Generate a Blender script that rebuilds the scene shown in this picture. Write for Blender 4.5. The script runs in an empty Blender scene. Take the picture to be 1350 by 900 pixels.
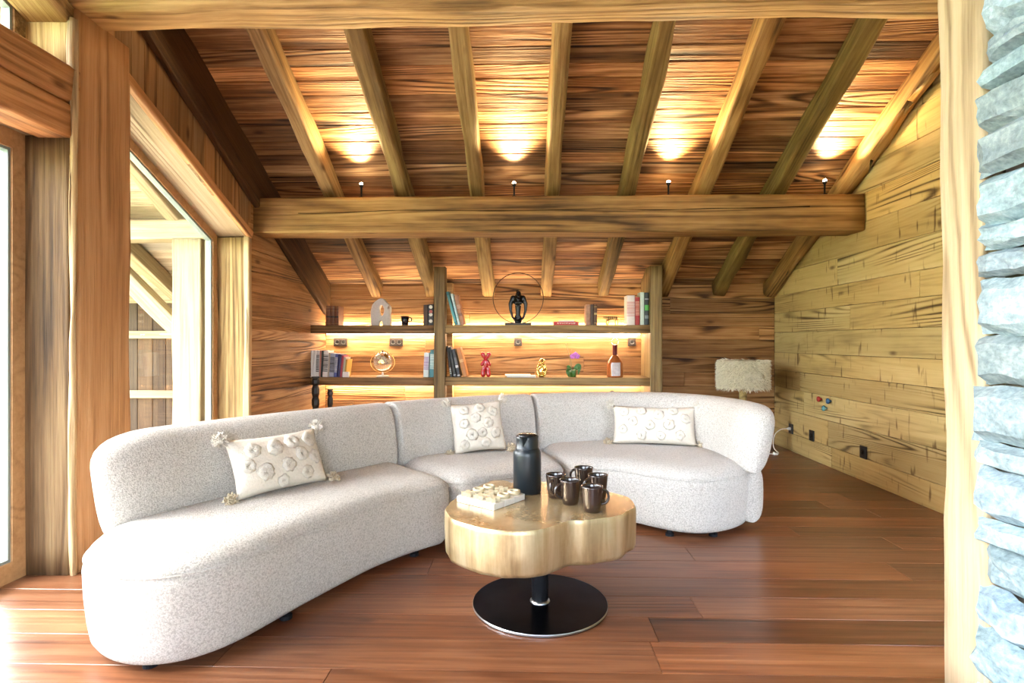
import bpy, bmesh, math, random
from mathutils import Vector, Matrix, noise as mnoise

S = bpy.context.scene
COL = S.collection
rnd = random.Random(7)
PI = math.pi

# ------------------------------------------------------------------ camera
cam_d = bpy.data.cameras.new('camera')
cam_d.sensor_width = 36.0
cam_d.sensor_fit = 'HORIZONTAL'
cam_d.lens = 20.0
cam_d.clip_start = 0.02
cam = bpy.data.objects.new('camera', cam_d)
COL.objects.link(cam)
cam.location = (0, 0, 1.17)
cam.rotation_euler = (PI / 2, 0, math.radians(1.53))
S.camera = cam

# ------------------------------------------------------------------ view, world
S.view_settings.view_transform = 'Standard'
S.view_settings.look = 'None'
S.view_settings.exposure = 1.5
S.view_settings.gamma = 1.0
S.view_settings.use_curve_mapping = False
w = bpy.data.worlds.new('daylight')
S.world = w
w.use_nodes = True
nt = w.node_tree
bg = nt.nodes['Background']
sky = nt.nodes.new('ShaderNodeTexSky')
sky.sky_type = 'NISHITA'
sky.sun_disc = False
sky.sun_elevation = math.radians(48)
sky.sun_rotation = math.radians(300)
sky.dust_density = 3.0
sky.ozone_density = 1.0
hs_ = nt.nodes.new('ShaderNodeHueSaturation')
hs_.inputs['Saturation'].default_value = 0.6
nt.links.new(sky.outputs[0], hs_.inputs['Color'])
nt.links.new(hs_.outputs[0], bg.inputs[0])
bg.inputs[1].default_value = 1.5

sun_d = bpy.data.lights.new('sun', 'SUN')
sun_d.energy = 5.0
sun_d.angle = math.radians(45)   # veiled by thin cloud
sun_d.color = (1.0, 0.95, 0.86)
sun = bpy.data.objects.new('sun', sun_d)
COL.objects.link(sun)
sun.location = (-9, -3, 10)
sun.rotation_euler = Vector((0.85, 0.30, -0.85)).to_track_quat('-Z', 'Y').to_euler()

# ------------------------------------------------------------------ materials
MATS = {}
def nmat(name):
    m = bpy.data.materials.new(name)
    m.use_nodes = True
    MATS[name] = m
    t = m.node_tree
    return m, t, t.nodes['Principled BSDF']

def nd(t, typ, **kw):
    n = t.nodes.new(typ)
    for k, v in kw.items():
        setattr(n, k, v)
    return n

def lk(t, a, b):
    t.links.new(a, b)

def math_n(t, op, a, b=None, c=None, clamp=False):
    n = nd(t, 'ShaderNodeMath', operation=op, use_clamp=clamp)
    for i, x in enumerate((a, b, c)):
        if x is None:
            continue
        if isinstance(x, (int, float)):
            n.inputs[i].default_value = x
        else:
            lk(t, x, n.inputs[i])
    return n.outputs[0]

def ramp(t, fac, stops, interp='LINEAR'):
    n = nd(t, 'ShaderNodeValToRGB')
    n.color_ramp.interpolation = interp
    el = n.color_ramp.elements
    while len(el) < len(stops):
        el.new(0.5)
    for e, (p, c) in zip(el, stops):
        e.position = p
        e.color = (*c, 1) if len(c) == 3 else c
    lk(t, fac, n.inputs[0])
    return n.outputs[0]

def mixc(t, mode, fac, a, b):
    n = nd(t, 'ShaderNodeMix', data_type='RGBA', blend_type=mode)
    if isinstance(fac, (int, float)):
        n.inputs[0].default_value = fac
    else:
        lk(t, fac, n.inputs[0])
    for i, x in ((6, a), (7, b)):
        if isinstance(x, tuple):
            n.inputs[i].default_value = (*x, 1)
        else:
            lk(t, x, n.inputs[i])
    return n.outputs[2]

def objvec(t):
    tc = nd(t, 'ShaderNodeTexCoord')
    oi = nd(t, 'ShaderNodeObjectInfo')
    cx = nd(t, 'ShaderNodeCombineXYZ')
    for i, k in enumerate((37.0, 91.0, 53.0)):
        lk(t, math_n(t, 'MULTIPLY', oi.outputs['Random'], k), cx.inputs[i])
    ad = nd(t, 'ShaderNodeVectorMath', operation='ADD')
    lk(t, tc.outputs['Object'], ad.inputs[0])
    lk(t, cx.outputs[0], ad.inputs[1])
    return ad.outputs[0], oi

def stretched(t, vec, sc, scale=1.0, detail=2.0, rough=0.5, dist=0.0):
    mp = nd(t, 'ShaderNodeMapping')
    mp.inputs['Scale'].default_value = sc
    lk(t, vec, mp.inputs[0])
    n = nd(t, 'ShaderNodeTexNoise')
    n.inputs['Scale'].default_value = scale
    n.inputs['Detail'].default_value = detail
    n.inputs['Roughness'].default_value = rough
    n.inputs['Distortion'].default_value = dist
    lk(t, mp.outputs[0], n.inputs['Vector'])
    return n.outputs[0]

def wood(name, dark, mid, light, ring=16.0, sc=1.0, rough=0.6, bump=0.25, ring_w=0.34, fib_w=0.36,
         blot_w=0.45, marks=0.0, knots=0.8, spec=0.3, flame=(0.40, 0.60)):
    """old timber, grain along local X; object colour multiplies the tone of each piece"""
    m, t, b = nmat(name)
    v, oi = objvec(t)
    n1 = stretched(t, v, (0.13 * sc, 2.1 * sc, 2.1 * sc), 1.0, 2.2, 0.45, 0.1)
    r = math_n(t, 'SINE', math_n(t, 'MULTIPLY', n1, ring * 6.28))
    r = math_n(t, 'MULTIPLY_ADD', r, 0.5, 0.5)
    r = math_n(t, 'SUBTRACT', 0.75, math_n(t, 'POWER', r, 2.5))
    f = stretched(t, v, (1.3 * sc, 48 * sc, 48 * sc), 1.0, 4.0, 0.7)
    f2 = stretched(t, v, (0.45 * sc, 24 * sc, 24 * sc), 1.0, 3.0, 0.65)
    bl = stretched(t, v, (0.8, 2.2, 2.2), 1.0, 4.0, 0.62)
    msk = stretched(t, v, (0.5, 2.6, 2.6), 1.3, 2.0, 0.5)
    msk = ramp(t, msk, [(flame[0], (0.12,) * 3), (flame[1], (1, 1, 1))])
    a = math_n(t, 'MULTIPLY', math_n(t, 'MULTIPLY', math_n(t, 'SUBTRACT', r, 0.5), msk), ring_w * 0.8)
    a = math_n(t, 'MULTIPLY_ADD', math_n(t, 'SUBTRACT', f, 0.5), fib_w * 3.6, a)
    a = math_n(t, 'MULTIPLY_ADD', math_n(t, 'SUBTRACT', f2, 0.5), fib_w * 2.8, a)
    a = math_n(t, 'MULTIPLY_ADD', math_n(t, 'SUBTRACT', bl, 0.5), blot_w * 2.2, a)
    fac = math_n(t, 'ADD', a, 0.55, clamp=True)
    c = ramp(t, fac, [(0.0, dark), (0.5, mid), (1.0, light)])
    c = mixc(t, 'MULTIPLY', 1.0, c, oi.outputs['Color'])
    if knots:
        mp = nd(t, 'ShaderNodeMapping')
        mp.inputs['Scale'].default_value = (1.5, 4.0, 4.0)
        lk(t, v, mp.inputs[0])
        vo = nd(t, 'ShaderNodeTexVoronoi')
        vo.inputs['Scale'].default_value = 1.0
        lk(t, mp.outputs[0], vo.inputs['Vector'])
        k = ramp(t, vo.outputs['Distance'], [(0.03, (0.22, 0.15, 0.1)), (0.10, (1, 1, 1))])
        c = mixc(t, 'MULTIPLY', knots, c, k)
    if marks:
        mk = stretched(t, v, (26, 5.0, 5.0), 1.0, 1.0, 0.4)
        k = ramp(t, mk, [(0.66, (1, 1, 1)), (0.76, (0.32, 0.26, 0.2))])
        c = mixc(t, 'MULTIPLY', marks, c, k)
    lk(t, c, b.inputs['Base Color'])
    b.inputs['Roughness'].default_value = rough
    b.inputs['Specular IOR Level'].default_value = spec
    bp = nd(t, 'ShaderNodeBump')
    bp.inputs['Strength'].default_value = bump
    bp.inputs['Distance'].default_value = 0.012
    lk(t, fac, bp.inputs['Height'])
    lk(t, bp.outputs[0], b.inputs['Normal'])
    return m

def plain(name, col, rough=0.5, metal=0.0, spec=0.5, noise_amt=0.0, nscale=8.0, bump=0.0, trans=0.0, coat=0.0):
    m, t, b = nmat(name)
    b.inputs['Roughness'].default_value = rough
    b.inputs['Metallic'].default_value = metal
    b.inputs['Specular IOR Level'].default_value = spec
    b.inputs['Transmission Weight'].default_value = trans
    b.inputs['Coat Weight'].default_value = coat
    v, oi = objvec(t)
    n = stretched(t, v, (1, 1, 1), nscale, 4.0, 0.6)
    lo = tuple(max(0, x * (1 - noise_amt)) for x in col)
    hi = tuple(min(1, x * (1 + noise_amt)) for x in col)
    c = ramp(t, n, [(0.3, lo), (0.7, hi)])
    c = mixc(t, 'MULTIPLY', 1.0, c, oi.outputs['Color'])
    lk(t, c, b.inputs['Base Color'])
    if bump:
        bp = nd(t, 'ShaderNodeBump')
        bp.inputs['Strength'].default_value = bump
        bp.inputs['Distance'].default_value = 0.01
        lk(t, n, bp.inputs['Height'])
        lk(t, bp.outputs[0], b.inputs['Normal'])
    return m

def emis(name, col, strength):
    m, t, b = nmat(name)
    b.inputs['Base Color'].default_value = (*col, 1)
    b.inputs['Emission Color'].default_value = (*col, 1)
    b.inputs['Emission Strength'].default_value = strength
    return m

W_CEIL = wood('ceiling board wood', (0.020, 0.008, 0.003), (0.235, 0.105, 0.037), (0.60, 0.35, 0.155), ring=34, rough=0.6, bump=0.6, ring_w=0.75, fib_w=0.34, blot_w=0.6, flame=(0.46, 0.58))
W_BEAM = wood('hewn beam wood', (0.055, 0.030, 0.011), (0.26, 0.160, 0.062), (0.46, 0.32, 0.145), ring=24, rough=0.68, bump=0.6, ring_w=0.5, fib_w=0.30, blot_w=0.75, flame=(0.46, 0.6))
W_WALL = wood('back wall wood', (0.060, 0.023, 0.008), (0.36, 0.175, 0.062), (0.62, 0.37, 0.16), ring=40, rough=0.6, bump=0.5, ring_w=0.8, fib_w=0.28, blot_w=0.5, flame=(0.46, 0.6))
W_PALE = wood('pale wall wood', (0.085, 0.050, 0.016), (0.50, 0.355, 0.135), (0.68, 0.53, 0.25), ring=44, rough=0.6, bump=0.5, ring_w=0.8, fib_w=0.14, blot_w=0.36, marks=0.9, flame=(0.50, 0.62))
W_POST = wood('post wood', (0.13, 0.060, 0.022), (0.46, 0.245, 0.105), (0.66, 0.42, 0.22), ring=22, rough=0.65, bump=0.5, ring_w=0.6, fib_w=0.24, blot_w=0.3, flame=(0.44, 0.6))
W_LIGHT = wood('bleached post wood', (0.16, 0.10, 0.05), (0.47, 0.36, 0.23), (0.60, 0.50, 0.36), ring=22, rough=0.7, bump=0.5, ring_w=0.6, fib_w=0.22, blot_w=0.3, flame=(0.44, 0.6))
W_JAMB = wood('jamb wood', (0.055, 0.029, 0.013), (0.27, 0.165, 0.075), (0.50, 0.36, 0.19), ring=24, rough=0.7, bump=0.5, ring_w=0.42, fib_w=0.36)
W_FLOOR = wood('floor oak', (0.032, 0.009, 0.004), (0.185, 0.066, 0.027), (0.34, 0.15, 0.072), ring=34, rough=0.30, bump=0.12, ring_w=0.26, fib_w=0.24, blot_w=0.55, knots=0.9, spec=0.6)
W_SHELF = wood('shelf wood', (0.065, 0.038, 0.018), (0.27, 0.172, 0.08), (0.45, 0.31, 0.15), ring=24, rough=0.6, bump=0.4, ring_w=0.42)
W_FRAME = wood('window frame wood', (0.22, 0.12, 0.05), (0.42, 0.25, 0.12), (0.55, 0.36, 0.18), ring=18, rough=0.5, bump=0.1, blot_w=0.2, fib_w=0.2, knots=0.3)
W_OUT = wood('outdoor timber', (0.16, 0.12, 0.075), (0.36, 0.29, 0.19), (0.52, 0.44, 0.31), ring=18, rough=0.75, bump=0.2, blot_w=0.25)
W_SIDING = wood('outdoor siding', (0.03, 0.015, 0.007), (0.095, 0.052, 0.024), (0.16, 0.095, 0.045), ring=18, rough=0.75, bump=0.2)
M_BACK = plain('dark joint backing', (0.03, 0.018, 0.01), 0.9, spec=0.1)
M_CRACK = plain('crack dark', (0.035, 0.02, 0.01), 0.9, spec=0.0)

# boucle
m, t, b = nmat('boucle fabric')
tc = nd(t, 'ShaderNodeTexCoord')
vo = nd(t, 'ShaderNodeTexVoronoi')
vo.inputs['Scale'].default_value = 150
no = nd(t, 'ShaderNodeTexNoise')
no.inputs['Scale'].default_value = 170
no.inputs['Detail'].default_value = 3
lk(t, tc.outputs['Object'], no.inputs['Vector'])
wv = mixc(t, 'ADD', 0.02, tc.outputs['Object'], no.outputs['Color'])
lk(t, wv, vo.inputs['Vector'])
hgt = math_n(t, 'MULTIPLY_ADD', no.outputs[0], 0.7, math_n(t, 'SUBTRACT', 0.6, vo.outputs['Distance']))
c = ramp(t, hgt, [(0.22, (0.55, 0.505, 0.45)), (0.50, (0.75, 0.705, 0.645)), (0.80, (0.84, 0.795, 0.74))])
lk(t, c, b.inputs['Base Color'])
b.inputs['Roughness'].default_value = 0.95
b.inputs['Specular IOR Level'].default_value = 0.1
b.inputs['Sheen Weight'].default_value = 0.25
bp = nd(t, 'ShaderNodeBump')
bp.inputs['Strength'].default_value = 0.75
bp.inputs['Distance'].default_value = 0.010
lk(t, hgt, bp.inputs['Height'])
lk(t, bp.outputs[0], b.inputs['Normal'])
M_BOUCLE = m

# stone
m, t, b = nmat('blue grey gneiss')
v, oi = objvec(t)
n1 = stretched(t, v, (1, 1, 2.2), 9.0, 6.0, 0.7)
n2 = stretched(t, v, (1, 1, 1), 60.0, 3.0, 0.6)
fac = math_n(t, 'MULTIPLY_ADD', n2, 0.45, math_n(t, 'MULTIPLY', n1, 0.6))
c = ramp(t, fac, [(0.30, (0.10, 0.145, 0.17)), (0.52, (0.27, 0.35, 0.385)), (0.75, (0.52, 0.60, 0.63))])
c = mixc(t, 'MULTIPLY', 1.0, c, oi.outputs['Color'])
lk(t, c, b.inputs['Base Color'])
b.inputs['Roughness'].default_value = 0.8
bp = nd(t, 'ShaderNodeBump')
bp.inputs['Strength'].default_value = 0.8
bp.inputs['Distance'].default_value = 0.012
lk(t, fac, bp.inputs['Height'])
lk(t, bp.outputs[0], b.inputs['Normal'])
M_STONE = m

# gold leaf table
def gold(name, streak, cols, rr):
    m, t, b = nmat(name)
    tc = nd(t, 'ShaderNodeTexCoord')
    n = stretched(t, tc.outputs['Object'], streak, 1.0, 5.0, 0.62, 0.3)
    n2 = stretched(t, tc.outputs['Object'], (1, 1, 1), 60.0, 3.0, 0.6)
    fac = math_n(t, 'MULTIPLY_ADD', n2, 0.06, math_n(t, 'MULTIPLY', n, 0.94))
    c = ramp(t, fac, [(0.32, cols[0]), (0.5, cols[1]), (0.68, cols[2])])
    lk(t, c, b.inputs['Base Color'])
    b.inputs['Metallic'].default_value = 0.6
    r = ramp(t, n2, [(0.3, (rr[0],) * 3), (0.7, (rr[1],) * 3)])
    lk(t, r, b.inputs['Roughness'])
    bp = nd(t, 'ShaderNodeBump')
    bp.inputs['Strength'].default_value = 0.12
    bp.inputs['Distance'].default_value = 0.01
    lk(t, fac, bp.inputs['Height'])
    lk(t, bp.outputs[0], b.inputs['Normal'])
    return m
M_GOLDTOP = gold('gold leaf top', (4, 4, 4), ((0.36, 0.24, 0.115), (0.54, 0.39, 0.205), (0.68, 0.52, 0.31)), (0.16, 0.26))
M_GOLDSIDE = gold('gold leaf bark side', (8, 8, 0.9), ((0.20, 0.115, 0.045), (0.54, 0.40, 0.215), (0.80, 0.69, 0.46)), (0.28, 0.42))

# glass pane: clear with fresnel reflection
m, t, b = nmat('window glass')
t.nodes.remove(b)
out = t.nodes['Material Output']
tr = nd(t, 'ShaderNodeBsdfTransparent')
tr.inputs[0].default_value = (0.97, 0.985, 0.975, 1)
gl = nd(t, 'ShaderNodeBsdfGlossy')
gl.inputs['Roughness'].default_value = 0.01
fr = nd(t, 'ShaderNodeFresnel')
ge = nd(t, 'ShaderNodeNewGeometry')
lk(t, math_n(t, 'MULTIPLY_ADD', ge.outputs['Backfacing'], 1 / 1.45 - 1.45, 1.45), fr.inputs[0])
mx = nd(t, 'ShaderNodeMixShader')
lk(t, fr.outputs[0], mx.inputs[0])
lk(t, tr.outputs[0], mx.inputs[1])
lk(t, gl.outputs[0], mx.inputs[2])
lk(t, mx.outputs[0], out.inputs[0])
M_GLASS = m

M_BLACKMET = plain('blackened steel', (0.012, 0.012, 0.014), 0.34, metal=0.0, spec=0.1, noise_amt=0.3, nscale=12)
M_PLATE = plain('blued steel plate', (0.05, 0.052, 0.06), 0.26, metal=1.0, noise_amt=0.4, nscale=6)
M_PLATE.node_tree.nodes['Principled BSDF'].inputs['Specular Tint'].default_value = (0.6, 0.6, 0.65, 1)
M_STEELEDGE = plain('raw steel edge', (0.45, 0.46, 0.48), 0.35, metal=1.0)
M_JUG = plain('matt black enamel', (0.009, 0.014, 0.019), 0.34, spec=0.5, noise_amt=0.2)
M_JUGLID = plain('gloss black lid', (0.01, 0.012, 0.014), 0.15)
M_MUG = plain('brown glazed stoneware', (0.030, 0.018, 0.014), 0.10, spec=0.6, noise_amt=0.25, nscale=20, coat=0.5)
M_BONE = plain('bone white lacquer', (0.74, 0.71, 0.65), 0.4, noise_amt=0.08, nscale=20)
M_BRASS = plain('brass cream', (0.55, 0.47, 0.31), 0.5, metal=0.0, noise_amt=0.15, nscale=40)
M_CREAM = plain('cream cotton', (0.70, 0.635, 0.54), 0.95, spec=0.1, noise_amt=0.06, nscale=90, bump=0.35)
M_TUFT = plain('cream tufted yarn', (0.74, 0.68, 0.59), 0.95, spec=0.1, noise_amt=0.15, nscale=220, bump=0.8)
M_TASSEL = plain('cream tassel yarn', (0.66, 0.55, 0.39), 0.95, spec=0.1, noise_amt=0.2, nscale=220, bump=0.8)
M_SOCKET = plain('dark bronze plate', (0.045, 0.032, 0.026), 0.4, metal=0.3)
M_SOCKBLK = plain('black plastic', (0.012, 0.012, 0.012), 0.4)
M_SOCKGREY = plain('grey insert', (0.06, 0.055, 0.05), 0.3)
M_WHITEP = plain('white plastic', (0.8, 0.8, 0.78), 0.4)
M_FUR = plain('cream sheepskin', (0.90, 0.84, 0.66), 0.9, spec=0.1, noise_amt=0.1, nscale=25)
M_BRONZE = plain('dark bronze', (0.012, 0.013, 0.013), 0.22, metal=0.5, spec=0.6, noise_amt=0.3)
M_RING = plain('brown wire', (0.06, 0.03, 0.015), 0.4, metal=0.6)
M_GOLD = plain('polished gold', (0.85, 0.60, 0.20), 0.2, metal=1.0)
M_REDGLOSS = plain('red lacquer', (0.42, 0.008, 0.015), 0.08, coat=0.8)
M_CERAMIC = plain('matt grey ceramic', (0.62, 0.58, 0.53), 0.85, noise_amt=0.08, nscale=60, bump=0.2)
M_LEAF = plain('orchid leaf green', (0.035, 0.13, 0.022), 0.35, noise_amt=0.3)
M_STEM = plain('plant stem', (0.16, 0.13, 0.05), 0.6)
M_PETAL = plain('purple petal', (0.50, 0.16, 0.55), 0.6, noise_amt=0.3, nscale=60)
M_AMBER = plain('amber liquor', (0.32, 0.085, 0.022), 0.06, spec=0.6, coat=0.6)
M_WINERED = plain('dark red sleeve', (0.13, 0.014, 0.016), 0.3)
M_LABEL = plain('silver label', (0.50, 0.44, 0.44), 0.5, noise_amt=0.2, nscale=40)
M_CLEAR = plain('clear glass', (1, 1, 1), 0.02, trans=1.0)
M_PAPER = plain('book paper', (0.72, 0.66, 0.55), 0.8, noise_amt=0.1, nscale=60)
M_COVER = plain('book cover', (1, 1, 1), 0.45, noise_amt=0.06, nscale=30)
M_LEATHER = plain('old leather cover', (1, 1, 1), 0.55, noise_amt=0.35, nscale=40, bump=0.3)
M_BLKWOOD = plain('black stained wood', (0.014, 0.012, 0.011), 0.45, noise_amt=0.4, nscale=20)
M_LAWN = plain('lawn', (0.30, 0.42, 0.13), 0.9, spec=0.1, noise_amt=0.4, nscale=3)
M_DECK = plain('pale terrace deck', (0.52, 0.47, 0.40), 0.8, noise_amt=0.15, nscale=4)
M_PLASTER = plain('pale lime plaster', (0.72, 0.66, 0.56), 0.9, noise_amt=0.05)
M_LED = emis('warm led', (1.0, 0.77, 0.52), 54.0)
M_LED2 = emis('dim warm led', (1.0, 0.75, 0.48), 46.0)
M_BULB = emis('warm bulb', (1.0, 0.80, 0.50), 60.0)
M_RUBBER = plain('window gasket', (0.10, 0.13, 0.12), 0.6)
M_BEAD = plain('grey green glazing bead', (0.22, 0.26, 0.24), 0.5)
M_ALU = plain('aluminium edge', (0.62, 0.64, 0.63), 0.35, metal=0.8)

# ------------------------------------------------------------------ helpers
def mesh(name, verts, faces, mat, parent=None, loc=(0, 0, 0), rot=(0, 0, 0), smooth=False, color=None, matrix=None):
    me = bpy.data.meshes.new(name)
    me.from_pydata([tuple(v) for v in verts], [], faces)
    bm = bmesh.new()
    bm.from_mesh(me)
    bmesh.ops.recalc_face_normals(bm, faces=bm.faces)
    bm.to_mesh(me)
    bm.free()
    if smooth:
        me.polygons.foreach_set('use_smooth', [True] * len(me.polygons))
    me.materials.append(mat)
    o = bpy.data.objects.new(name, me)
    COL.objects.link(o)
    if matrix is not None:
        o.matrix_basis = matrix
    else:
        o.location, o.rotation_euler = loc, rot
    if parent:
        o.parent = parent
    if color:
        o.color = (*color, 1)
    return o

def empty(name, loc=(0, 0, 0), rz=0.0):
    o = bpy.data.objects.new(name, None)
    o.empty_display_size = 0.05
    COL.objects.link(o)
    o.location = loc
    o.rotation_euler = (0, 0, rz)
    return o

def tag(o, label, cat, group=None):
    o['label'], o['category'] = label, cat
    if group:
        o['group'] = group
    return o

def struct(o, label=None):
    o['kind'] = 'structure'
    if label:
        o['label'] = label
    return o

def join(*parts):
    V, F = [], []
    for v, f in parts:
        k = len(V)
        V += [Vector(p) for p in v]
        F += [tuple(i + k for i in q) for q in f]
    return V, F

def xf(part, M):
    return [M @ Vector(p) for p in part[0]], part[1]

def T(x, y, z, rx=0, ry=0, rz=0):
    return Matrix.Translation((x, y, z)) @ Matrix.Rotation(rz, 4, 'Z') @ Matrix.Rotation(ry, 4, 'Y') @ Matrix.Rotation(rx, 4, 'X')

def box(x0, x1, y0, y1, z0, z1, ch=0.0):
    """box with all edges chamfered"""
    if ch <= 0:
        v = [(x, y, z) for x in (x0, x1) for y in (y0, y1) for z in (z0, z1)]
        return v, [(0, 1, 3, 2), (4, 6, 7, 5), (0, 4, 5, 1), (2, 3, 7, 6), (0, 2, 6, 4), (1, 5, 7, 3)]
    bm = bmesh.new()
    vs = [bm.verts.new((x, y, z)) for x in (x0, x1) for y in (y0, y1) for z in (z0, z1)]
    for q in [(0, 1, 3, 2), (4, 6, 7, 5), (0, 4, 5, 1), (2, 3, 7, 6), (0, 2, 6, 4), (1, 5, 7, 3)]:
        bm.faces.new([vs[i] for i in q])
    bmesh.ops.bevel(bm, geom=list(bm.edges), offset=ch, segments=1, affect='EDGES')
    bm.verts.index_update()
    r = [v.co.copy() for v in bm.verts], [tuple(v.index for v in f.verts) for f in bm.faces]
    bm.free()
    return r

def board(L, Wd, th, ch=0.004, jit=0.0):
    """plank: X length, Y width, Z thickness, show face at +Z with a small chamfer; centred, face at z=0"""
    l, ww = L / 2, Wd / 2
    v = [(-l, -ww, -th), (l, -ww, -th), (l, ww, -th), (-l, ww, -th)]
    v += [(-l, -ww, -ch), (l, -ww, -ch), (l, ww, -ch), (-l, ww, -ch)]
    v += [(-l + ch * .6, -ww + ch, jit * rnd.uniform(-1, 1)), (l - ch * .6, -ww + ch, jit * rnd.uniform(-1, 1)),
          (l - ch * .6, ww - ch, jit * rnd.uniform(-1, 1)), (-l + ch * .6, ww - ch, jit * rnd.uniform(-1, 1))]
    f = [(0, 3, 2, 1), (8, 9, 10, 11)]
    for a in (0, 4):
        for i in range(4):
            j = (i + 1) % 4
            f.append((a + i, a + j, a + 4 + j, a + 4 + i))
    return v, f

def frame_matrix(origin, ex, ey, ez):
    M = Matrix((ex, ey, ez)).transposed().to_4x4()
    M.translation = origin
    return M

def hewn(p0, p1, wd, ht, up=(0, 0, 1), ch=0.012, amp=0.006, step=0.14, seed=0, taper=0.0):
    """hand hewn beam between p0 and p1 (centre line): returns (verts, faces, matrix); X along length"""
    p0, p1 = Vector(p0), Vector(p1)
    ex = (p1 - p0).normalized()
    ey = Vector(up).cross(ex).normalized()
    ez = ex.cross(ey)
    L = (p1 - p0).length
    n = max(2, int(L / step))
    V, F = [], []
    def nz(k, x):
        return mnoise.noise(Vector((x * 2.1, k * 7.3 + seed * 3.7, seed * 1.3))) * amp * 2.0
    K = 16
    for i in range(n + 1):
        x = L * i / n
        tp = 1 - taper * i / n
        a, b2 = wd / 2 * tp, ht / 2 * tp
        prof = []
        for q, (sx, sy) in enumerate(((1, 1), (-1, 1), (-1, -1), (1, -1))):
            c = ch * (0.6 + 0.9 * abs(mnoise.noise(Vector((x * 1.7, q * 5.1, seed * 2.9)))) * 2)
            px, py = sx * (a + nz(q, x)), sy * (b2 + nz(q + 4, x))
            pts = [(px, py - sy * c * 2.6), (px, py - sy * c), (px - sx * c, py), (px - sx * c * 2.6, py)]
            if q % 2:
                pts.reverse()
            prof += pts
        for y, z in prof:
            V.append((x - L / 2, y, z))
    for i in range(n):
        for k in range(K):
            F.append((i * K + k, i * K + (k + 1) % K, (i + 1) * K + (k + 1) % K, (i + 1) * K + k))
    F.append(tuple(range(K)))
    F.append(tuple(range(n * K, n * K + K)))
    return V, F, frame_matrix((p0 + p1) / 2, ex, ey, ez)

def beam(name, p0, p1, wd, ht, mat, parent=None, color=None, **kw):
    V, F, M = hewn(p0, p1, wd, ht, **kw)
    o = mesh(name, V, F, mat, parent, matrix=M, color=color, smooth=True)
    return o

def lathe(prof, n=32, cx=0, cy=0, cap=True):
    V, F = [], []
    for r, z in prof:
        for i in range(n):
            a = 2 * PI * i / n
            V.append((cx + r * math.cos(a), cy + r * math.sin(a), z))
    for k in range(len(prof) - 1):
        for i in range(n):
            j = (i + 1) % n
            F.append((k * n + i, k * n + j, (k + 1) * n + j, (k + 1) * n + i))
    if cap and prof[0][0] > 1e-5:
        F.append(tuple(range(n)))
    if cap and prof[-1][0] > 1e-5:
        F.append(tuple(range((len(prof) - 1) * n, len(prof) * n)))
    return V, F

def tube(pts, r, n=10, closed=False):
    pts = [Vector(p) for p in pts]
    rs = r if isinstance(r, (list, tuple)) else [r] * len(pts)
    V, F = [], []
    N = len(pts)
    prev = None
    for i, p in enumerate(pts):
        if closed:
            d = pts[(i + 1) % N] - pts[i - 1]
        else:
            d = pts[min(i + 1, N - 1)] - pts[max(i - 1, 0)]
        d.normalize()
        if prev is None:
            ref = Vector((0, 0, 1)) if abs(d.z) < 0.9 else Vector((1, 0, 0))
            u = d.cross(ref).normalized()
        else:
            u = (prev - d * prev.dot(d)).normalized()
        prev = u
        q = d.cross(u)
        for k in range(n):
            a = 2 * PI * k / n
            V.append(p + (u * math.cos(a) + q * math.sin(a)) * rs[i])
    for i in range(N if closed else N - 1):
        j = (i + 1) % N
        for k in range(n):
            l = (k + 1) % n
            F.append((i * n + k, i * n + l, j * n + l, j * n + k))
    if not closed:
        F.append(tuple(range(n)))
        F.append(tuple(range((N - 1) * n, N * n)))
    return V, F

def ellipsoid(c, r, nu=14, nv=9, rot=None):
    V, F = [], []
    c = Vector(c)
    for j in range(nv + 1):
        ph = PI * j / nv
        for i in range(nu):
            a = 2 * PI * i / nu
            p = Vector((r[0] * math.sin(ph) * math.cos(a), r[1] * math.sin(ph) * math.sin(a), r[2] * math.cos(ph)))
            if rot:
                p = rot @ p
            V.append(c + p)
    for j in range(nv):
        for i in range(nu):
            k = (i + 1) % nu
            F.append((j * nu + i, (j + 1) * nu + i, (j + 1) * nu + k, j * nu + k))
    return V, F

def capsule(p0, p1, r0, r1, n=12):
    p0, p1 = Vector(p0), Vector(p1)
    d = p1 - p0
    L = d.length
    d.normalize()
    pts, rs = [], []
    for k in range(5):
        a = PI / 2 * k / 4
        pts.append(p0 - d * r0 * math.cos(a)); rs.append(max(1e-4, r0 * math.sin(a)))
    for k in range(5):
        a = PI / 2 * (4 - k) / 4
        pts.append(p1 + d * r1 * math.cos(a)); rs.append(max(1e-4, r1 * math.sin(a)))
    return tube(pts, rs, n)

def remesh(o, size):
    md = o.modifiers.new('melt', 'REMESH')
    md.mode = 'VOXEL'
    md.voxel_size = size
    md.use_smooth_shade = True
    sm = o.modifiers.new('soften', 'SMOOTH')
    sm.iterations = 4
    return o

def catmull(pts, per=8, closed=False):
    pts = [Vector(p) for p in pts]
    n = len(pts)
    out = []
    rng = n if closed else n - 1
    for i in range(rng):
        if closed:
            p0, p1, p2, p3 = pts[i - 1], pts[i], pts[(i + 1) % n], pts[(i + 2) % n]
        else:
            p1, p2 = pts[i], pts[i + 1]
            p0 = pts[i - 1] if i else p1 * 2 - p2
            p3 = pts[i + 2] if i + 2 < n else p2 * 2 - p1
        for k in range(per):
            s = k / per
            out.append(0.5 * ((2 * p1) + (p2 - p0) * s + (2 * p0 - 5 * p1 + 4 * p2 - p3) * s * s + (3 * p1 - p0 - 3 * p2 + p3) * s ** 3))
    if not closed:
        out.append(pts[-1])
    return out

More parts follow.
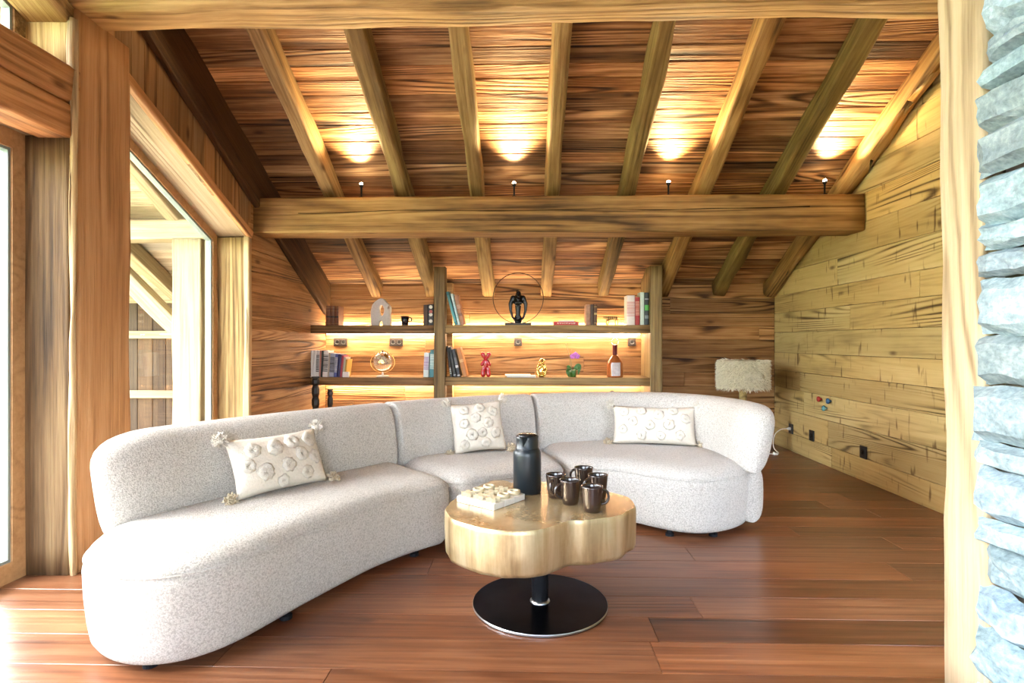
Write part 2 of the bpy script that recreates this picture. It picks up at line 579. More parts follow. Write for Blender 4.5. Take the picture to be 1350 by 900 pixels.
def resample(pts, step=None, n=None, closed=False):
    pts = [Vector(p) for p in pts]
    if closed:
        pts = pts + [pts[0]]
    acc = [0.0]
    for a, b2 in zip(pts, pts[1:]):
        acc.append(acc[-1] + (b2 - a).length)
    L = acc[-1]
    if n is None:
        n = max(3, int(round(L / step)))
    out = []
    k = 0
    cnt = n if closed else n + 1
    for i in range(cnt):
        s = L * i / n
        while k < len(acc) - 2 and acc[k + 1] < s:
            k += 1
        d = acc[k + 1] - acc[k]
        out.append(pts[k].lerp(pts[k + 1], (s - acc[k]) / d if d > 1e-9 else 0))
    return out, L

# tone palettes for pieces (object colour multiplies the wood)
def tone(lo=0.7, hi=1.2, warm=0.08):
    g = rnd.uniform(lo, hi)
    k = rnd.uniform(-warm, warm)
    return (min(1.6, g * (1 + k)), g, max(0.1, g * (1 - 1.4 * k)))

# ================================================================== ROOM
XL, XR, YB = -2.34, 2.813, 6.55
CAMZ = 1.17
def zr(y):            # underside of rafters
    return CAMZ + 3.77 - 0.5 * y
RA = 0.17             # rafter depth
def zb(y):            # ceiling boards face
    return zr(y) + RA
SL = math.atan(0.5)

# ---- floor
fl = struct(mesh('floor', *box(-2.75, 3.0, -3.4, 6.7, -0.12, -0.021), M_BACK))
y = 6.56
row = 0
while y > -3.3:
    wd = rnd.choice((0.19, 0.20, 0.21, 0.22))
    x = -2.62 - rnd.uniform(0, 1.2)
    while x < XR:
        L = rnd.uniform(1.5, 2.6)
        x0, x1 = max(x, -2.62), min(x + L, XR + 0.02)
        if x1 - x0 > 0.05:
            mesh('floor_plank', *board(x1 - x0 - 0.0015, wd - 0.0015, 0.02, 0.0018), W_FLOOR, fl,
                 loc=((x0 + x1) / 2, y - wd / 2, 0.0), color=tone(0.72, 1.22, 0.06))
        x += L
    y -= wd

# ---- back wall
wb = struct(mesh('wall_back', *box(XL - 0.3, XR + 0.2, YB + 0.022, YB + 0.2, 0, 2.0), M_BACK))
z = 0.0
while z < 1.93:
    wd = rnd.uniform(0.13, 0.2)
    x = XL - rnd.uniform(0, 1.5)
    while x < XR:
        L = rnd.uniform(1.6, 3.2)
        x0, x1 = max(x, XL), min(x + L, XR)
        if x1 - x0 > 0.04:
            mesh('plank', *board(x1 - x0 - 0.002, wd - 0.003, 0.02, 0.003, 0.002), W_WALL, wb,
                 loc=((x0 + x1) / 2, YB, z + wd / 2), rot=(PI / 2, 0, 0), color=tone(0.6, 1.15, 0.05))
        x += L
    z += wd

# ---- right wall: wide pale planks running in depth, cut by the roof
wr = struct(mesh('wall_right', *box(XR + 0.022, XR + 0.2, 1.2, YB + 0.1, 0, 4.4), M_BACK))
z = 0.0
while z < 4.1:
    wd = rnd.uniform(0.19, 0.26)
    ytop = min(YB, (CAMZ + 3.77 + RA - (z + wd * 0.4)) / 0.5 + 0.12)
    y = 1.6 - rnd.uniform(0, 3.4)
    while y < ytop:
        L = rnd.uniform(4.6, 6.4)
        if y + L > ytop - 0.5:
            L = ytop - y + 0.01
        y0, y1 = max(y, 1.6), min(y + L, ytop)
        if y1 - y0 > 0.05:
            mesh('plank', *board(y1 - y0 - 0.002, wd - 0.003, 0.02, 0.003, 0.002), W_PALE, wr,
                 loc=(XR, (y0 + y1) / 2, z + wd / 2), matrix=frame_matrix(Vector((XR, (y0 + y1) / 2, z + wd / 2)), Vector((0, 1, 0)), Vector((0, 0, 1)), Vector((1, 0, 0))) @ Matrix.Rotation(PI, 4, 'X'),
                 color=tone(0.78, 1.12, 0.04))
        y += L
    z += wd

# ---- ceiling: boards across the slope, rafters, purlin, tie beam
ce = struct(mesh('ceiling', *xf(box(-2.62, XR + 0.2, -0.1, 4.2, 0.0, 0.12), T(0, YB + 0.05, zb(YB + 0.05) + 0.03, 0, 0, 0) @ Matrix.Rotation(PI - SL, 4, 'X') @ Matrix.Scale(-1, 4, (0, 0, 1))), M_BACK))
ex, ey = Vector((1, 0, 0)), Vector((0, -math.cos(SL), math.sin(SL)))
ez = ex.cross(ey)     # points down into the room
s = -0.02
while s < 4.05:
    wd = rnd.uniform(0.11, 0.17)
    RXX = [-1.735, -1.097, -0.442, 0.22, 0.876, 1.53, 2.168]
    cuts = sorted(rnd.sample(RXX, rnd.choice((0, 1, 1, 2))))
    cuts = [-2.62] + cuts + [XR + 0.02]
    yy, zz = YB - (s + wd / 2) * math.cos(SL), zb(YB) + (s + wd / 2) * math.sin(SL)
    for x0, x1 in zip(cuts, cuts[1:]):
        mesh('board', *board(x1 - x0 - 0.002, wd - 0.003, 0.02, 0.004, 0.003), W_CEIL, ce,
             matrix=frame_matrix(Vector(((x0 + x1) / 2, yy, zz)), ex, ey, ez), color=tone(0.45, 1.55, 0.09))
    s += wd
# upper roof out of sight: up to the ridge and down behind the camera
yr = 1.0
zy = YB - 4.05 * math.cos(SL)
za = zb(zy)
ridge = zb(yr)
roof2 = struct(mesh('ceiling', *join(
    ([(-2.7, zy + .05, za - .02), (XR + .2, zy + .05, za - .02), (XR + .2, yr, ridge), (-2.7, yr, ridge),
      (-2.7, zy + .05, za + .1), (XR + .2, zy + .05, za + .1), (XR + .2, yr, ridge + .12), (-2.7, yr, ridge + .12)],
     [(0, 1, 2, 3), (4, 5, 6, 7), (0, 1, 5, 4), (1, 2, 6, 5), (2, 3, 7, 6), (3, 0, 4, 7)]),
    ([(-2.7, yr, ridge), (XR + .2, yr, ridge), (XR + .2, -3.6, 2.9), (-2.7, -3.6, 2.9),
      (-2.7, yr, ridge + .12), (XR + .2, yr, ridge + .12), (XR + .2, -3.6, 3.02), (-2.7, -3.6, 3.02)],
     [(0, 1, 2, 3), (4, 5, 6, 7), (0, 1, 5, 4), (1, 2, 6, 5), (2, 3, 7, 6), (3, 0, 4, 7)])), W_CEIL))

RX = [-1.735, -1.097, -0.442, 0.22, 0.876, 1.53, 2.168]
for i, x in enumerate(RX):
    wd = rnd.uniform(0.115, 0.135)
    ya, yb_ = 2.75, YB - 0.02
    beam('rafter', (x, ya, zr(ya) + RA / 2), (x, yb_, zr(yb_) + RA / 2), wd, RA, W_BEAM, ce,
         color=((0.95, 0.92, 0.85), (0.78, 0.80, 0.66), (0.85, 0.86, 0.72), (0.95, 0.92, 0.78), (0.78, 0.80, 0.62), (1.1, 1.0, 0.8), (0.72, 0.76, 0.55))[i], ch=0.014, amp=0.011, seed=i + 3)
# rafters at the two walls
ya = 2.75
beam('rafter', (XR - 0.065, ya, zr(ya) + RA / 2), (XR - 0.065, YB, zr(YB) + RA / 2), 0.13, RA, W_BEAM, ce, color=(1.15, 1.0, 0.8), ch=0.03, amp=0.008, seed=30)
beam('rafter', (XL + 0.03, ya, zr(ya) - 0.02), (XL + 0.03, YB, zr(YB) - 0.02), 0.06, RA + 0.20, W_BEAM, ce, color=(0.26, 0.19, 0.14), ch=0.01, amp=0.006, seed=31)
# purlin carrying the rafters
PUR = beam('purlin', (XL - 0.02, 4.935, 2.247), (XR - 0.012, 4.935, 2.247), 0.27, 0.305, W_BEAM, ce, color=(0.98, 0.86, 0.70), ch=0.012, amp=0.0025, seed=41)
# long drying crack in the purlin front
cr, cf = [], []
pts = []
for i in range(61):
    x = -1.95 + 4.3 * i / 60
    zc = 0.02 + 0.02 * (i / 60) + 0.022 * mnoise.noise(Vector((x * 1.4, 3.3, 0)))
    hw = 0.004 * (0.4 + abs(mnoise.noise(Vector((x * 2.3, 9.1, 0)))) * 2.2)
    pts.append((x, zc, hw))
for x, zc, hw in pts:
    cr += [(x, 4.7955, 2.247 + zc - hw), (x, 4.7955, 2.247 + zc + hw), (x, 4.815, 2.247 + zc)]
for i in range(60):
    for a, b2 in ((0, 1), (1, 2), (2, 0)):
        cf.append((i * 3 + a, (i + 1) * 3 + a, (i + 1) * 3 + b2, i * 3 + b2))
mesh('crack', cr, cf, M_CRACK, PUR).matrix_parent_inverse = PUR.matrix_basis.inverted()
# tie beam across the top of the view
beam('tie_beam', (-2.50, 2.91, 3.02), (XR, 2.91, 3.02), 0.215, 0.36, W_BEAM, ce, color=(1.35, 1.28, 1.2), ch=0.02, amp=0.009, seed=52)

# ---- left wall
# solid part between window and back corner, horizontal planks
wl = struct(mesh('wall_left', *box(XL - 0.25, XL - 0.022, 4.735, YB + 0.1, 0, 2.62), M_BACK))
z = 0.0
while z < 2.6:
    wd = rnd.uniform(0.16, 0.24)
    ytop = min(YB, (CAMZ + 3.77 - (z + wd / 2)) / 0.5 + 0.1)
    if ytop - 4.715 > 0.1:
        mesh('plank', *board(ytop - 4.715, wd - 0.003, 0.02, 0.003, 0.002), W_WALL, wl,
             matrix=frame_matrix(Vector((XL, (4.715 + ytop) / 2, z + wd / 2)), Vector((0, 1, 0)), Vector((0, 0, 1)), Vector((1, 0, 0))),
             color=tone(0.75, 1.15, 0.05))
    z += wd
# sloped header line of the window openings
def zh(y):
    return 2.048 + 0.426 * (4.71 - y)
def slab_yz(poly, x0, x1):
    n = len(poly)
    V = [(x0, y, z) for y, z in poly] + [(x1, y, z) for y, z in poly]
    F = [tuple(range(n)), tuple(range(n, 2 * n))] + [(i, (i + 1) % n, n + (i + 1) % n, n + i) for i in range(n)]
    return V, F
# vertical boards above the header
wu = struct(mesh('wall_left', *slab_yz([(2.7, zh(2.7) + .02), (4.76, zh(4.76) + .02), (4.76, zb(4.76) + .1), (2.7, zb(2.7) + .1)], XL - 0.3, XL - 0.021), M_BACK))
y = 2.72
while y < 4.74:
    wd = rnd.uniform(0.10, 0.15)
    y1 = min(y + wd, 4.76)
    # grain along local X => build upright with X up
    poly = [(y + .0015, zh(y)), (y1 - .0015, zh(y1)), (y1 - .0015, zb(y1) + .03), (y + .0015, zb(y) + .03)]
    yc, zc = (y + y1) / 2, zh((y + y1) / 2)
    V = [(z_ - zc, -(y_ - yc), 0) for y_, z_ in poly] + [(z_ - zc, -(y_ - yc), -0.02) for y_, z_ in poly]
    F = [(0, 1, 2, 3), (7, 6, 5, 4)] + [(i, (i + 1) % 4, 4 + (i + 1) % 4, 4 + i) for i in range(4)]
    mesh('board', V, F, W_POST, wu, matrix=frame_matrix(Vector((XL + rnd.uniform(-.002, .002), yc, zc)), Vector((0, 0, 1)), Vector((0, -1, 0)), Vector((1, 0, 0))),
         color=tone(0.5, 0.8, 0.06))
    y = y1

def slope_beam(name, ya, yb_, dz, wd, ht, xc, mat, col, parent=None, seed=0, ch=0.008):
    return beam(name, (xc, ya, zh(ya) + dz), (xc, yb_, zh(yb_) + dz), wd, ht, mat, parent, color=col, ch=ch, amp=0.004, seed=seed)
# header: edge trim and soffit of the window reveal
hd = struct(slope_beam('trim_1', 2.72, 4.74, 0.035, 0.05, 0.07, XL + 0.002, W_POST, (1.05, 1.0, 0.95), seed=61))
hs = struct(slope_beam('trim_2', 2.72, 4.74, 0.03, 0.28, 0.045, XL - 0.15, W_LIGHT, (0.85, 0.82, 0.78), seed=62))
# far jamb of the window: board facing the room front, and its pale waney edge
jm = struct(beam('trim_3', (XL - 0.14, 4.735, 0), (XL - 0.14, 4.735, zh(4.72) + 0.0), 0.05, 0.27, W_JAMB, color=(1.15, 1.15, 0.95), up=(1, 0, 0), ch=0.006, amp=0.004, seed=63))
je = struct(beam('trim_4', (XL - 0.012, 4.728, 0), (XL - 0.012, 4.728, zh(4.72) + 0.02), 0.05, 0.05, W_LIGHT, up=(1, 0, 0), color=(1.05, 1.0, 0.82), ch=0.006, amp=0.004, seed=64))

# post between door and window
pc = struct(beam('trim_5', (-2.45, 3.005, 0), (-2.45, 3.005, 2.845), 0.36, 0.39, W_POST, up=(0, 1, 0), color=(0.95, 0.92, 0.9), ch=0.012, amp=0.006, seed=71))
# reveal of the glazed door: dark plank facing the camera side and its pale waney edge
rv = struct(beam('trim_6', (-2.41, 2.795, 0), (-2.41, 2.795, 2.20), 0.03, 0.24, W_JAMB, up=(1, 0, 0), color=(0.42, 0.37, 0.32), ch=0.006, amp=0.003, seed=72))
re_ = struct(beam('trim_7', (-2.277, 2.795, 0), (-2.277, 2.795, 2.79), 0.03, 0.028, W_LIGHT, up=(1, 0, 0), color=(1.15, 1.05, 0.85), ch=0.006, amp=0.007, seed=73))
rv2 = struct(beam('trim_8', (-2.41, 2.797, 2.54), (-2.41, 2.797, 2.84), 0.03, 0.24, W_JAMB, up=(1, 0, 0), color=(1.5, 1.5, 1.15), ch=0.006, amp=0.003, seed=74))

# header beams above the doors, further posts towards the camera side and behind it
BAYS = [(0.62, 2.81), (-1.75, 0.30)]
hb = struct(beam('trim_9', (-2.36, -2.4, 2.455), (-2.36, 2.83, 2.455), 0.18, 0.18, W_POST, color=(0.95, 0.84, 0.76), ch=0.012, amp=0.004, seed=81))
hb2 = struct(beam('trim_10', (-2.365, -2.4, 2.277), (-2.365, 2.83, 2.277), 0.18, 0.176, W_POST, color=(1.05, 0.9, 0.78), ch=0.012, amp=0.004, seed=82))
hb3 = struct(beam('trim_11', (-2.52, -2.4, 2.30), (-2.52, 2.81, 2.30), 0.17, 0.2, W_LIGHT, color=(1.0, 0.95, 0.88), ch=0.008, amp=0.003, seed=83))
k = 12
for yc in (0.46, -1.9):
    struct(beam('trim_%d' % k, (-2.45, yc, 0), (-2.45, yc, 3.6), 0.36, 0.3, W_POST, up=(0, 1, 0), color=(0.95, 0.86, 0.8), ch=0.012, amp=0.005, seed=90 + k)); k += 1
# sloping reveal boards over the upper window by the tie beam
sb = struct(beam('trim_%d' % k, (-2.40, 0.6, 3.72), (-2.40, 2.83, 2.80), 0.22, 0.10, W_JAMB, color=(1.2, 1.2, 1.0), ch=0.008, amp=0.004, seed=95)); k += 1
# gable wall above the upper windows, and the rest of the left wall behind the camera
gab = struct(mesh('wall_left', *slab_yz([(2.81, 2.9), (2.81, zb(2.81)), (yr, ridge), (-3.4, 3.0), (-3.4, 2.6), (-1.9, 3.3), (0.6, 3.80)], -2.62, -2.40), W_POST))
gab2 = struct(mesh('wall_left', *box(-2.62, -2.40, -3.4, -2.05, 0, 3.1), W_POST))

# ---- glazing helper: wooden frame with a pane, plane X = xg
def glazed(name, ya, yb_, z0, z1a, z1b, xg, mat=W_FRAME, fw=0.075, label=None, mull=()):
    """frame quadrilateral: near y=ya, far y=yb_, top z1a at ya and z1b at yb_"""
    d = 0.07
    sl = (z1b - z1a) / (yb_ - ya)
    root = None
    out = [(ya, z0), (yb_, z0), (yb_, z1b), (ya, z1a)]
    inn = [(ya + fw, z0 + fw), (yb_ - fw, z0 + fw), (yb_ - fw, z1b - fw - sl * fw), (ya + fw, z1a - fw + sl * fw)]
    V = [(xg - d / 2, y, z) for y, z in out] + [(xg - d / 2, y, z) for y, z in inn] + \
        [(xg + d / 2, y, z) for y, z in out] + [(xg + d / 2, y, z) for y, z in inn]
    F = []
    for i in range(4):
        j = (i + 1) % 4
        F += [(i, j, 4 + j, 4 + i), (8 + i, 8 + j, 12 + j, 12 + i), (i, j, 8 + j, 8 + i), (4 + i, 4 + j, 12 + j, 12 + i)]
    root = struct(mesh(name, V, F, mat, color=(1, 0.95, 0.9)))
    # gasket and aluminium bead inside the frame
    g = 0.014
    inn2 = [(ya + fw + g, z0 + fw + g), (yb_ - fw - g, z0 + fw + g), (yb_ - fw - g, z1b - fw - g - sl * fw), (ya + fw + g, z1a - fw - g + sl * fw)]
    V = [(xg - 0.02, y, z) for y, z in inn] + [(xg - 0.02, y, z) for y, z in inn2] + [(xg + 0.024, y, z) for y, z in inn] + [(xg + 0.024, y, z) for y, z in inn2]
    mesh('bead', V, F, M_BEAD, root)
    mesh('pane', *slab_yz(inn2, xg - 0.006, xg + 0.006), M_GLASS, root)
    return root

glazed('window_1', 3.20, 4.72, 0.12, zh(3.20) + 0.015, zh(4.72) + 0.015, -2.635)
d1 = glazed('door_1', 1.72, 2.805, 0.0, 2.21, 2.21, -2.545, fw=0.095)
mesh('hinge', *lathe([(0.009, 0), (0.009, 0.09)], 10), M_ALU, d1, loc=(-2.503, 2.80, 0.09))
mesh('hinge', *lathe([(0.009, 0), (0.009, 0.09)], 10), M_ALU, d1, loc=(-2.503, 2.80, 1.02))
glazed('door_2', 0.62, 1.70, 0.0, 2.21, 2.21, -2.545, fw=0.095)
glazed('door_3', -0.72, 0.30, 0.0, 2.21, 2.21, -2.545, fw=0.095)
glazed('door_4', -1.75, -0.74, 0.0, 2.21, 2.21, -2.545, fw=0.095)
glazed('window_2', 0.62, 2.80, 2.50, 3.72, 2.86, -2.545, mat=W_JAMB, fw=0.08)
glazed('window_3', -1.75, 0.30, 2.50, 3.3, 3.72, -2.545, fw=0.08)

# ---- rear wall behind the camera, wide opening added for fill light, stone partition side
struct(mesh('wall_rear', *join(box(-2.62, -1.75, -3.45, -3.3, 0, 3.05), box(1.95, 3.0, -3.45, -3.3, 0, 3.05),
                               box(-1.75, 1.95, -3.45, -3.3, 2.85, 3.05), box(-1.75, 1.95, -3.45, -3.3, 0, 0.35)), W_POST))

# ---- stone partition on the right with its bleached end post
struct(beam('trim_%d' % k, (1.50, 1.868, -0.0), (1.478, 1.868, 3.6), 0.20, 0.185, W_LIGHT, up=(0, 1, 0), color=(1.0, 0.98, 0.95), ch=0.016, amp=0.007, seed=101)); k += 1
sw = struct(mesh('wall_stone', *box(1.455, 1.75, -3.3, 1.77, 0, 4.3), plain('lime mortar', (0.30, 0.27, 0.22), 0.9, noise_amt=0.2)))
def stone_mesh(ly, lz, dx, seed):
    """irregular split stone: a bevelled block with a rugged face towards -X"""
    V, F = [], []
    nu, nv = 7, 5
    for i in range(nu + 1):
        for j in range(nv + 1):
            a, c2 = i / nu * 2 - 1, j / nv * 2 - 1
            ea, ec = 1 - abs(a) ** 5, 1 - abs(c2) ** 5
            prof = min(1, (ea * ec)) ** 0.4
            nn = mnoise.noise(Vector((a * 1.9 + seed * 5.7, c2 * 1.6 + seed * 2.1, seed)))
            n2 = mnoise.noise(Vector((a * 5 + seed, c2 * 4, seed * 3.3)))
            x = -dx + 0.045 * (1 - prof) - 0.015 * nn - 0.007 * n2
            wy = 0.02 * mnoise.noise(Vector((c2 * 2.0, seed * 4.0, 1.0)))
            wz = 0.022 * mnoise.noise(Vector((a * 1.7, seed * 6.0, 2.0)))
            V.append((x, ly / 2 * a + wy, lz / 2 * c2 + wz))
    for i in range(nu):
        for j in range(nv):
            p = i * (nv + 1) + j
            F.append((p, p + 1, p + nv + 2, p + nv + 1))
    return V, F
z = 0.0
sd = 1
while z < 3.6:
    lz = rnd.choice((0.08, 0.13, 0.15, 0.17, 0.18))
    y = 1.800 + rnd.uniform(-0.012, 0.02)
    while y > -0.4:
        ly = rnd.uniform(0.22, 0.5)
        g = rnd.uniform(0.75, 1.25)
        mesh('stone', *stone_mesh(ly - 0.004, lz - 0.002, rnd.uniform(0.085, 0.115), sd), M_STONE, sw,
             loc=(1.462, y - ly / 2, z + lz / 2), color=(g * rnd.uniform(.9, 1.0), g, g * rnd.uniform(1.0, 1.1)), smooth=False)
        sd += 1
        y -= ly
    z += lz

# ================================================================== OUTSIDE
struct(mesh('terrace', *box(-6.5, -2.62, -6, 9, -0.2, -0.06), M_DECK))
lawn = mesh('lawn', *box(-60, -6.5, -60, 60, -0.5, -0.25), M_LAWN)
struct(lawn)
# porch seen through the sloped window
pr = empty('porch_frame', (-3.0, 5.05, -0.06))
tag(pr, 'pale timber porch frame with diagonal brace outside the sloped window', 'porch')
def pbeam(name, p0, p1, wd, ht, col, seed, up=(0, 0, 1), mat=W_OUT):
    o = beam(name, p0, p1, wd, ht, mat, None, color=col, seed=seed, up=up, ch=0.008, amp=0.004)
    o.parent = pr
    o.matrix_parent_inverse = Matrix.Translation((3.0, -5.05, 0.06))
    return o
pbeam('porch_post', (-3.02, 5.08, -0.06), (-3.02, 5.08, 2.08), 0.26, 0.24, (1.0, 1.0, 0.85), 111, up=(0, 1, 0))
pbeam('porch_beam', (-5.6, 5.08, 2.17), (-2.66, 5.08, 2.17), 0.22, 0.18, (1.05, 1.0, 0.9), 112)
pbeam('brace', (-4.0, 5.10, 2.10), (-3.10, 5.10, 1.20), 0.12, 0.14, (1.0, 0.95, 0.82), 113)
for i in range(3):
    x = -3.15 - i * 0.75
    pbeam('porch_rafter', (x, 2.2, zr(2.2) - 0.12), (x, 6.4, zr(6.4) - 0.12), 0.12, 0.16, (0.75, 0.7, 0.6), 120 + i)
so = struct(mesh('porch_soffit', *slab_yz([(2.2, zr(2.2)), (6.6, zr(6.6)), (6.6, zr(6.6) + .04), (2.2, zr(2.2) + .04)], -5.2, -2.64), M_BACK))
s = 0.0
while s < 4.85:
    wd = rnd.uniform(0.14, 0.2)
    yy = 6.6 - (s + wd / 2) * math.cos(SL)
    mesh('board', *board(2.5, wd - 0.004, 0.018, 0.003), W_OUT, so,
         matrix=frame_matrix(Vector((-3.92, yy, zr(yy) - 0.019)), ex, ey, ez), color=tone(0.85, 1.15, 0.05))
    s += wd
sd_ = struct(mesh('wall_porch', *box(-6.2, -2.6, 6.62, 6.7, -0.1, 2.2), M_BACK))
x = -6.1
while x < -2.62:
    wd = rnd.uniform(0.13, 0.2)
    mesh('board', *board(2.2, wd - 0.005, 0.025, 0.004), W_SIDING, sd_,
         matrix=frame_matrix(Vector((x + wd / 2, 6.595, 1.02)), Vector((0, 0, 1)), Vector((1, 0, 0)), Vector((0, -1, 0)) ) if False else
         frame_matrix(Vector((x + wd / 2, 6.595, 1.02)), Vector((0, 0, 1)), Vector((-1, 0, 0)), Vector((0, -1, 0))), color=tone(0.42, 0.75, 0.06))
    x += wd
for zz in (0.55, 1.25):
    mesh('rail', *board(3.4, 0.09, 0.03, 0.004), W_OUT, sd_, loc=(-4.3, 6.56, zz), rot=(PI / 2, 0, 0), color=(0.8, 0.75, 0.65))

# ================================================================== BOOKCASE
def yx(u, y):   # lateral position on the plane Y=y for a measured column of the survey sheet
    kk = (u - 675.0) / 750.0
    th = math.radians(1.53)
    dd = y / (kk * math.sin(th) + math.cos(th))
    return kk * dd * math.cos(th) - dd * math.sin(th)
BF = 6.07
bc = tag(empty('bookcase', (0, 6.3, 0)), 'built-in timber bookcase with two thick posts and lit shelves', 'bookcase')
def bpart(name, v, f, mat, parent=bc, color=None, smooth=False):
    return mesh(name, [Vector(p) - Vector((0, 6.3, 0)) for p in v], f, mat, parent, color=color, smooth=smooth)
P1 = (yx(572, BF), yx(587, BF))
P2 = (yx(857, BF), yx(873, BF))
for i, (a, b2) in enumerate((P1, P2)):
    y0, y1 = BF - 0.01, (BF + 0.12 if i == 0 else YB - 0.002)
    ztop = zb(y0 + 0.1) - 0.06
    V, F, M = hewn(((a + b2) / 2, (y0 + y1) / 2, 0.0), ((a + b2) / 2, (y0 + y1) / 2, ztop), y1 - y0, b2 - a, up=(1, 0, 0), ch=0.006, amp=0.003, seed=130 + i)
    o = mesh('post', V, F, W_SHELF, bc, matrix=Matrix.Translation((0, -6.3, 0)) @ M, color=((0.62, 0.62, 0.55), (0.85, 0.88, 0.78))[i], smooth=True)
# slim back upright behind the first post
bpart('back_upright', *box(P1[1] - 0.06, P1[1] + 0.03, YB - 0.12, YB - 0.002, 0, zb(YB - 0.06) - 0.03, 0.004), W_SHELF, color=(1.2, 1.1, 0.95))
SHU, SHL = 1.345, 0.785       # shelf tops
def shelf(x0, x1, zt, th, seed, col, up_led=False):
    V, F, M = hewn((x0, (BF + YB) / 2, zt - th / 2), (x1, (BF + YB) / 2, zt - th / 2), YB - BF - 0.004, th, ch=0.004, amp=0.002, seed=seed)
    o = mesh('shelf', V, F, W_SHELF, bc, matrix=Matrix.Translation((0, -6.3, 0)) @ M, color=col, smooth=True)
    L = x1 - x0 - 0.06
    d = box(-L / 2, L / 2, 0.175, 0.20, -th / 2 - 0.010, -th / 2 - 0.003)
    mesh('led_strip', *d, M_LED, o)
    if up_led:
        mesh('led_strip', *box(-L / 2, L / 2, 0.205, 0.225, th / 2 + 0.002, th / 2 + 0.008), M_LED2, o)
    return o
shelf(XL + 0.005, P1[0] + 0.004, SHU, 0.086, 140, (0.75, 0.66, 0.58), True)
shelf(P1[1] - 0.004, P2[0] + 0.004, SHU, 0.086, 141, (0.95, 0.92, 0.8), True)
shelf(XL + 0.005, P1[0] + 0.004, SHL, 0.086, 142, (0.8, 0.68, 0.58))
shelf(P1[1] - 0.004, P2[0] + 0.004, SHL, 0.086, 143, (0.95, 0.92, 0.8))

# ================================================================== UPLIGHTS on the purlin
for i, x in enumerate((-1.427, -0.112, 1.198, 2.505)):
    u = tag(empty('uplight', (x, 4.86, 2.405)), ('small round uplight on the purlin next to the window wall',
        'small round uplight on the purlin straight above the ring sculpture',
        'small round uplight on the purlin above the right end of the bookcase',
        'small round uplight on the purlin next to the pale plank wall')[i], 'lamp', 'uplights on the purlin')
    mesh('body', *lathe([(0.0, 0.0), (0.022, 0.0), (0.022, 0.006), (0.008, 0.010), (0.008, 0.085), (0.017, 0.10), (0.018, 0.112), (0.0, 0.112)], 20), M_BLACKMET, u, smooth=True)
    mesh('bulb', *ellipsoid((0, -0.002, 0.118), (0.015, 0.015, 0.014), 16, 8), M_BULB, u, smooth=True)
    ld = bpy.data.lights.new('uplight_beam', 'SPOT')
    ld.energy = 95
    ld.color = (1.0, 0.70, 0.34)
    ld.spot_size = math.radians(92)
    ld.spot_blend = 1.0
    ld.shadow_soft_size = 0.035
    lo = bpy.data.objects.new('uplight_beam', ld)
    COL.objects.link(lo)
    lo.parent = u
    lo.location = (0, -0.03, 0.172)
    lo.rotation_euler = Vector((0, -1.0, 0.72)).to_track_quat('-Z', 'Y').to_euler()

# ================================================================== SOFA
def vsub(pts, c):
    return [(p[0] - c[0], p[1] - c[1]) for p in pts]
SO = (-0.25, 3.6)
sofa = tag(empty('curved_sofa', (SO[0], SO[1], 0)), 'large curved cream boucle sofa in three rounded sections around the gold table', 'sofa')

def outline(segs, step=0.028, smooth=9):
    """segs: list of polylines joined at corners, each smoothed on its own"""
    loop = []
    for s_ in segs:
        c = catmull([(p[0], p[1], 0) for p in s_], 6)
        loop += c[:-1]
    pts, L = resample(loop, step=step, closed=True)
    for _ in range(smooth):
        n = len(pts)
        pts = [(pts[i - 1] + pts[i] * 2 + pts[(i + 1) % n]) / 4 for i in range(n)]
    return pts

def inset_rings(pts, prof):
    """stack of (inset, z); returns verts, faces with closed bottom and top"""
    n = len(pts)
    area = sum(pts[i].x * pts[(i + 1) % n].y - pts[(i + 1) % n].x * pts[i].y for i in range(n))
    sg = 1 if area > 0 else -1
    cur = [p.copy() for p in pts]
    def off(base, d):
        out = []
        for i in range(n):
            tg = (base[(i + 1) % n] - base[i - 1]).normalized()
            nr = Vector((-tg.y, tg.x, 0)) * sg
            out.append(base[i] + nr * d)
        return out
    V, F = [], []
    for d, z in prof:
        # progressive offset keeps large insets smooth
        ring = [p.copy() for p in pts]
        k2 = max(1, int(abs(d) / 0.015))
        for _ in range(k2):
            ring = off(ring, d / k2)
            if d > 0.03:
                ring = [(ring[i - 1] + ring[i] * 2 + ring[(i + 1) % n]) / 4 for i in range(n)]
                ring = resample(ring, n=n, closed=True)[0]
        V += [Vector((p.x, p.y, z)) for p in ring]
    m_ = len(prof)
    for k2 in range(m_ - 1):
        for i in range(n):
            j = (i + 1) % n
            F.append((k2 * n + i, k2 * n + j, (k2 + 1) * n + j, (k2 + 1) * n + i))
    from mathutils.geometry import tessellate_polygon
    top = [v_.to_2d().to_3d() for v_ in V[(m_ - 1) * n:]]
    F += [tuple((m_ - 1) * n + i for i in tri) for tri in tessellate_polygon([top])]
    F.append(tuple(range(n)))
    return V, F

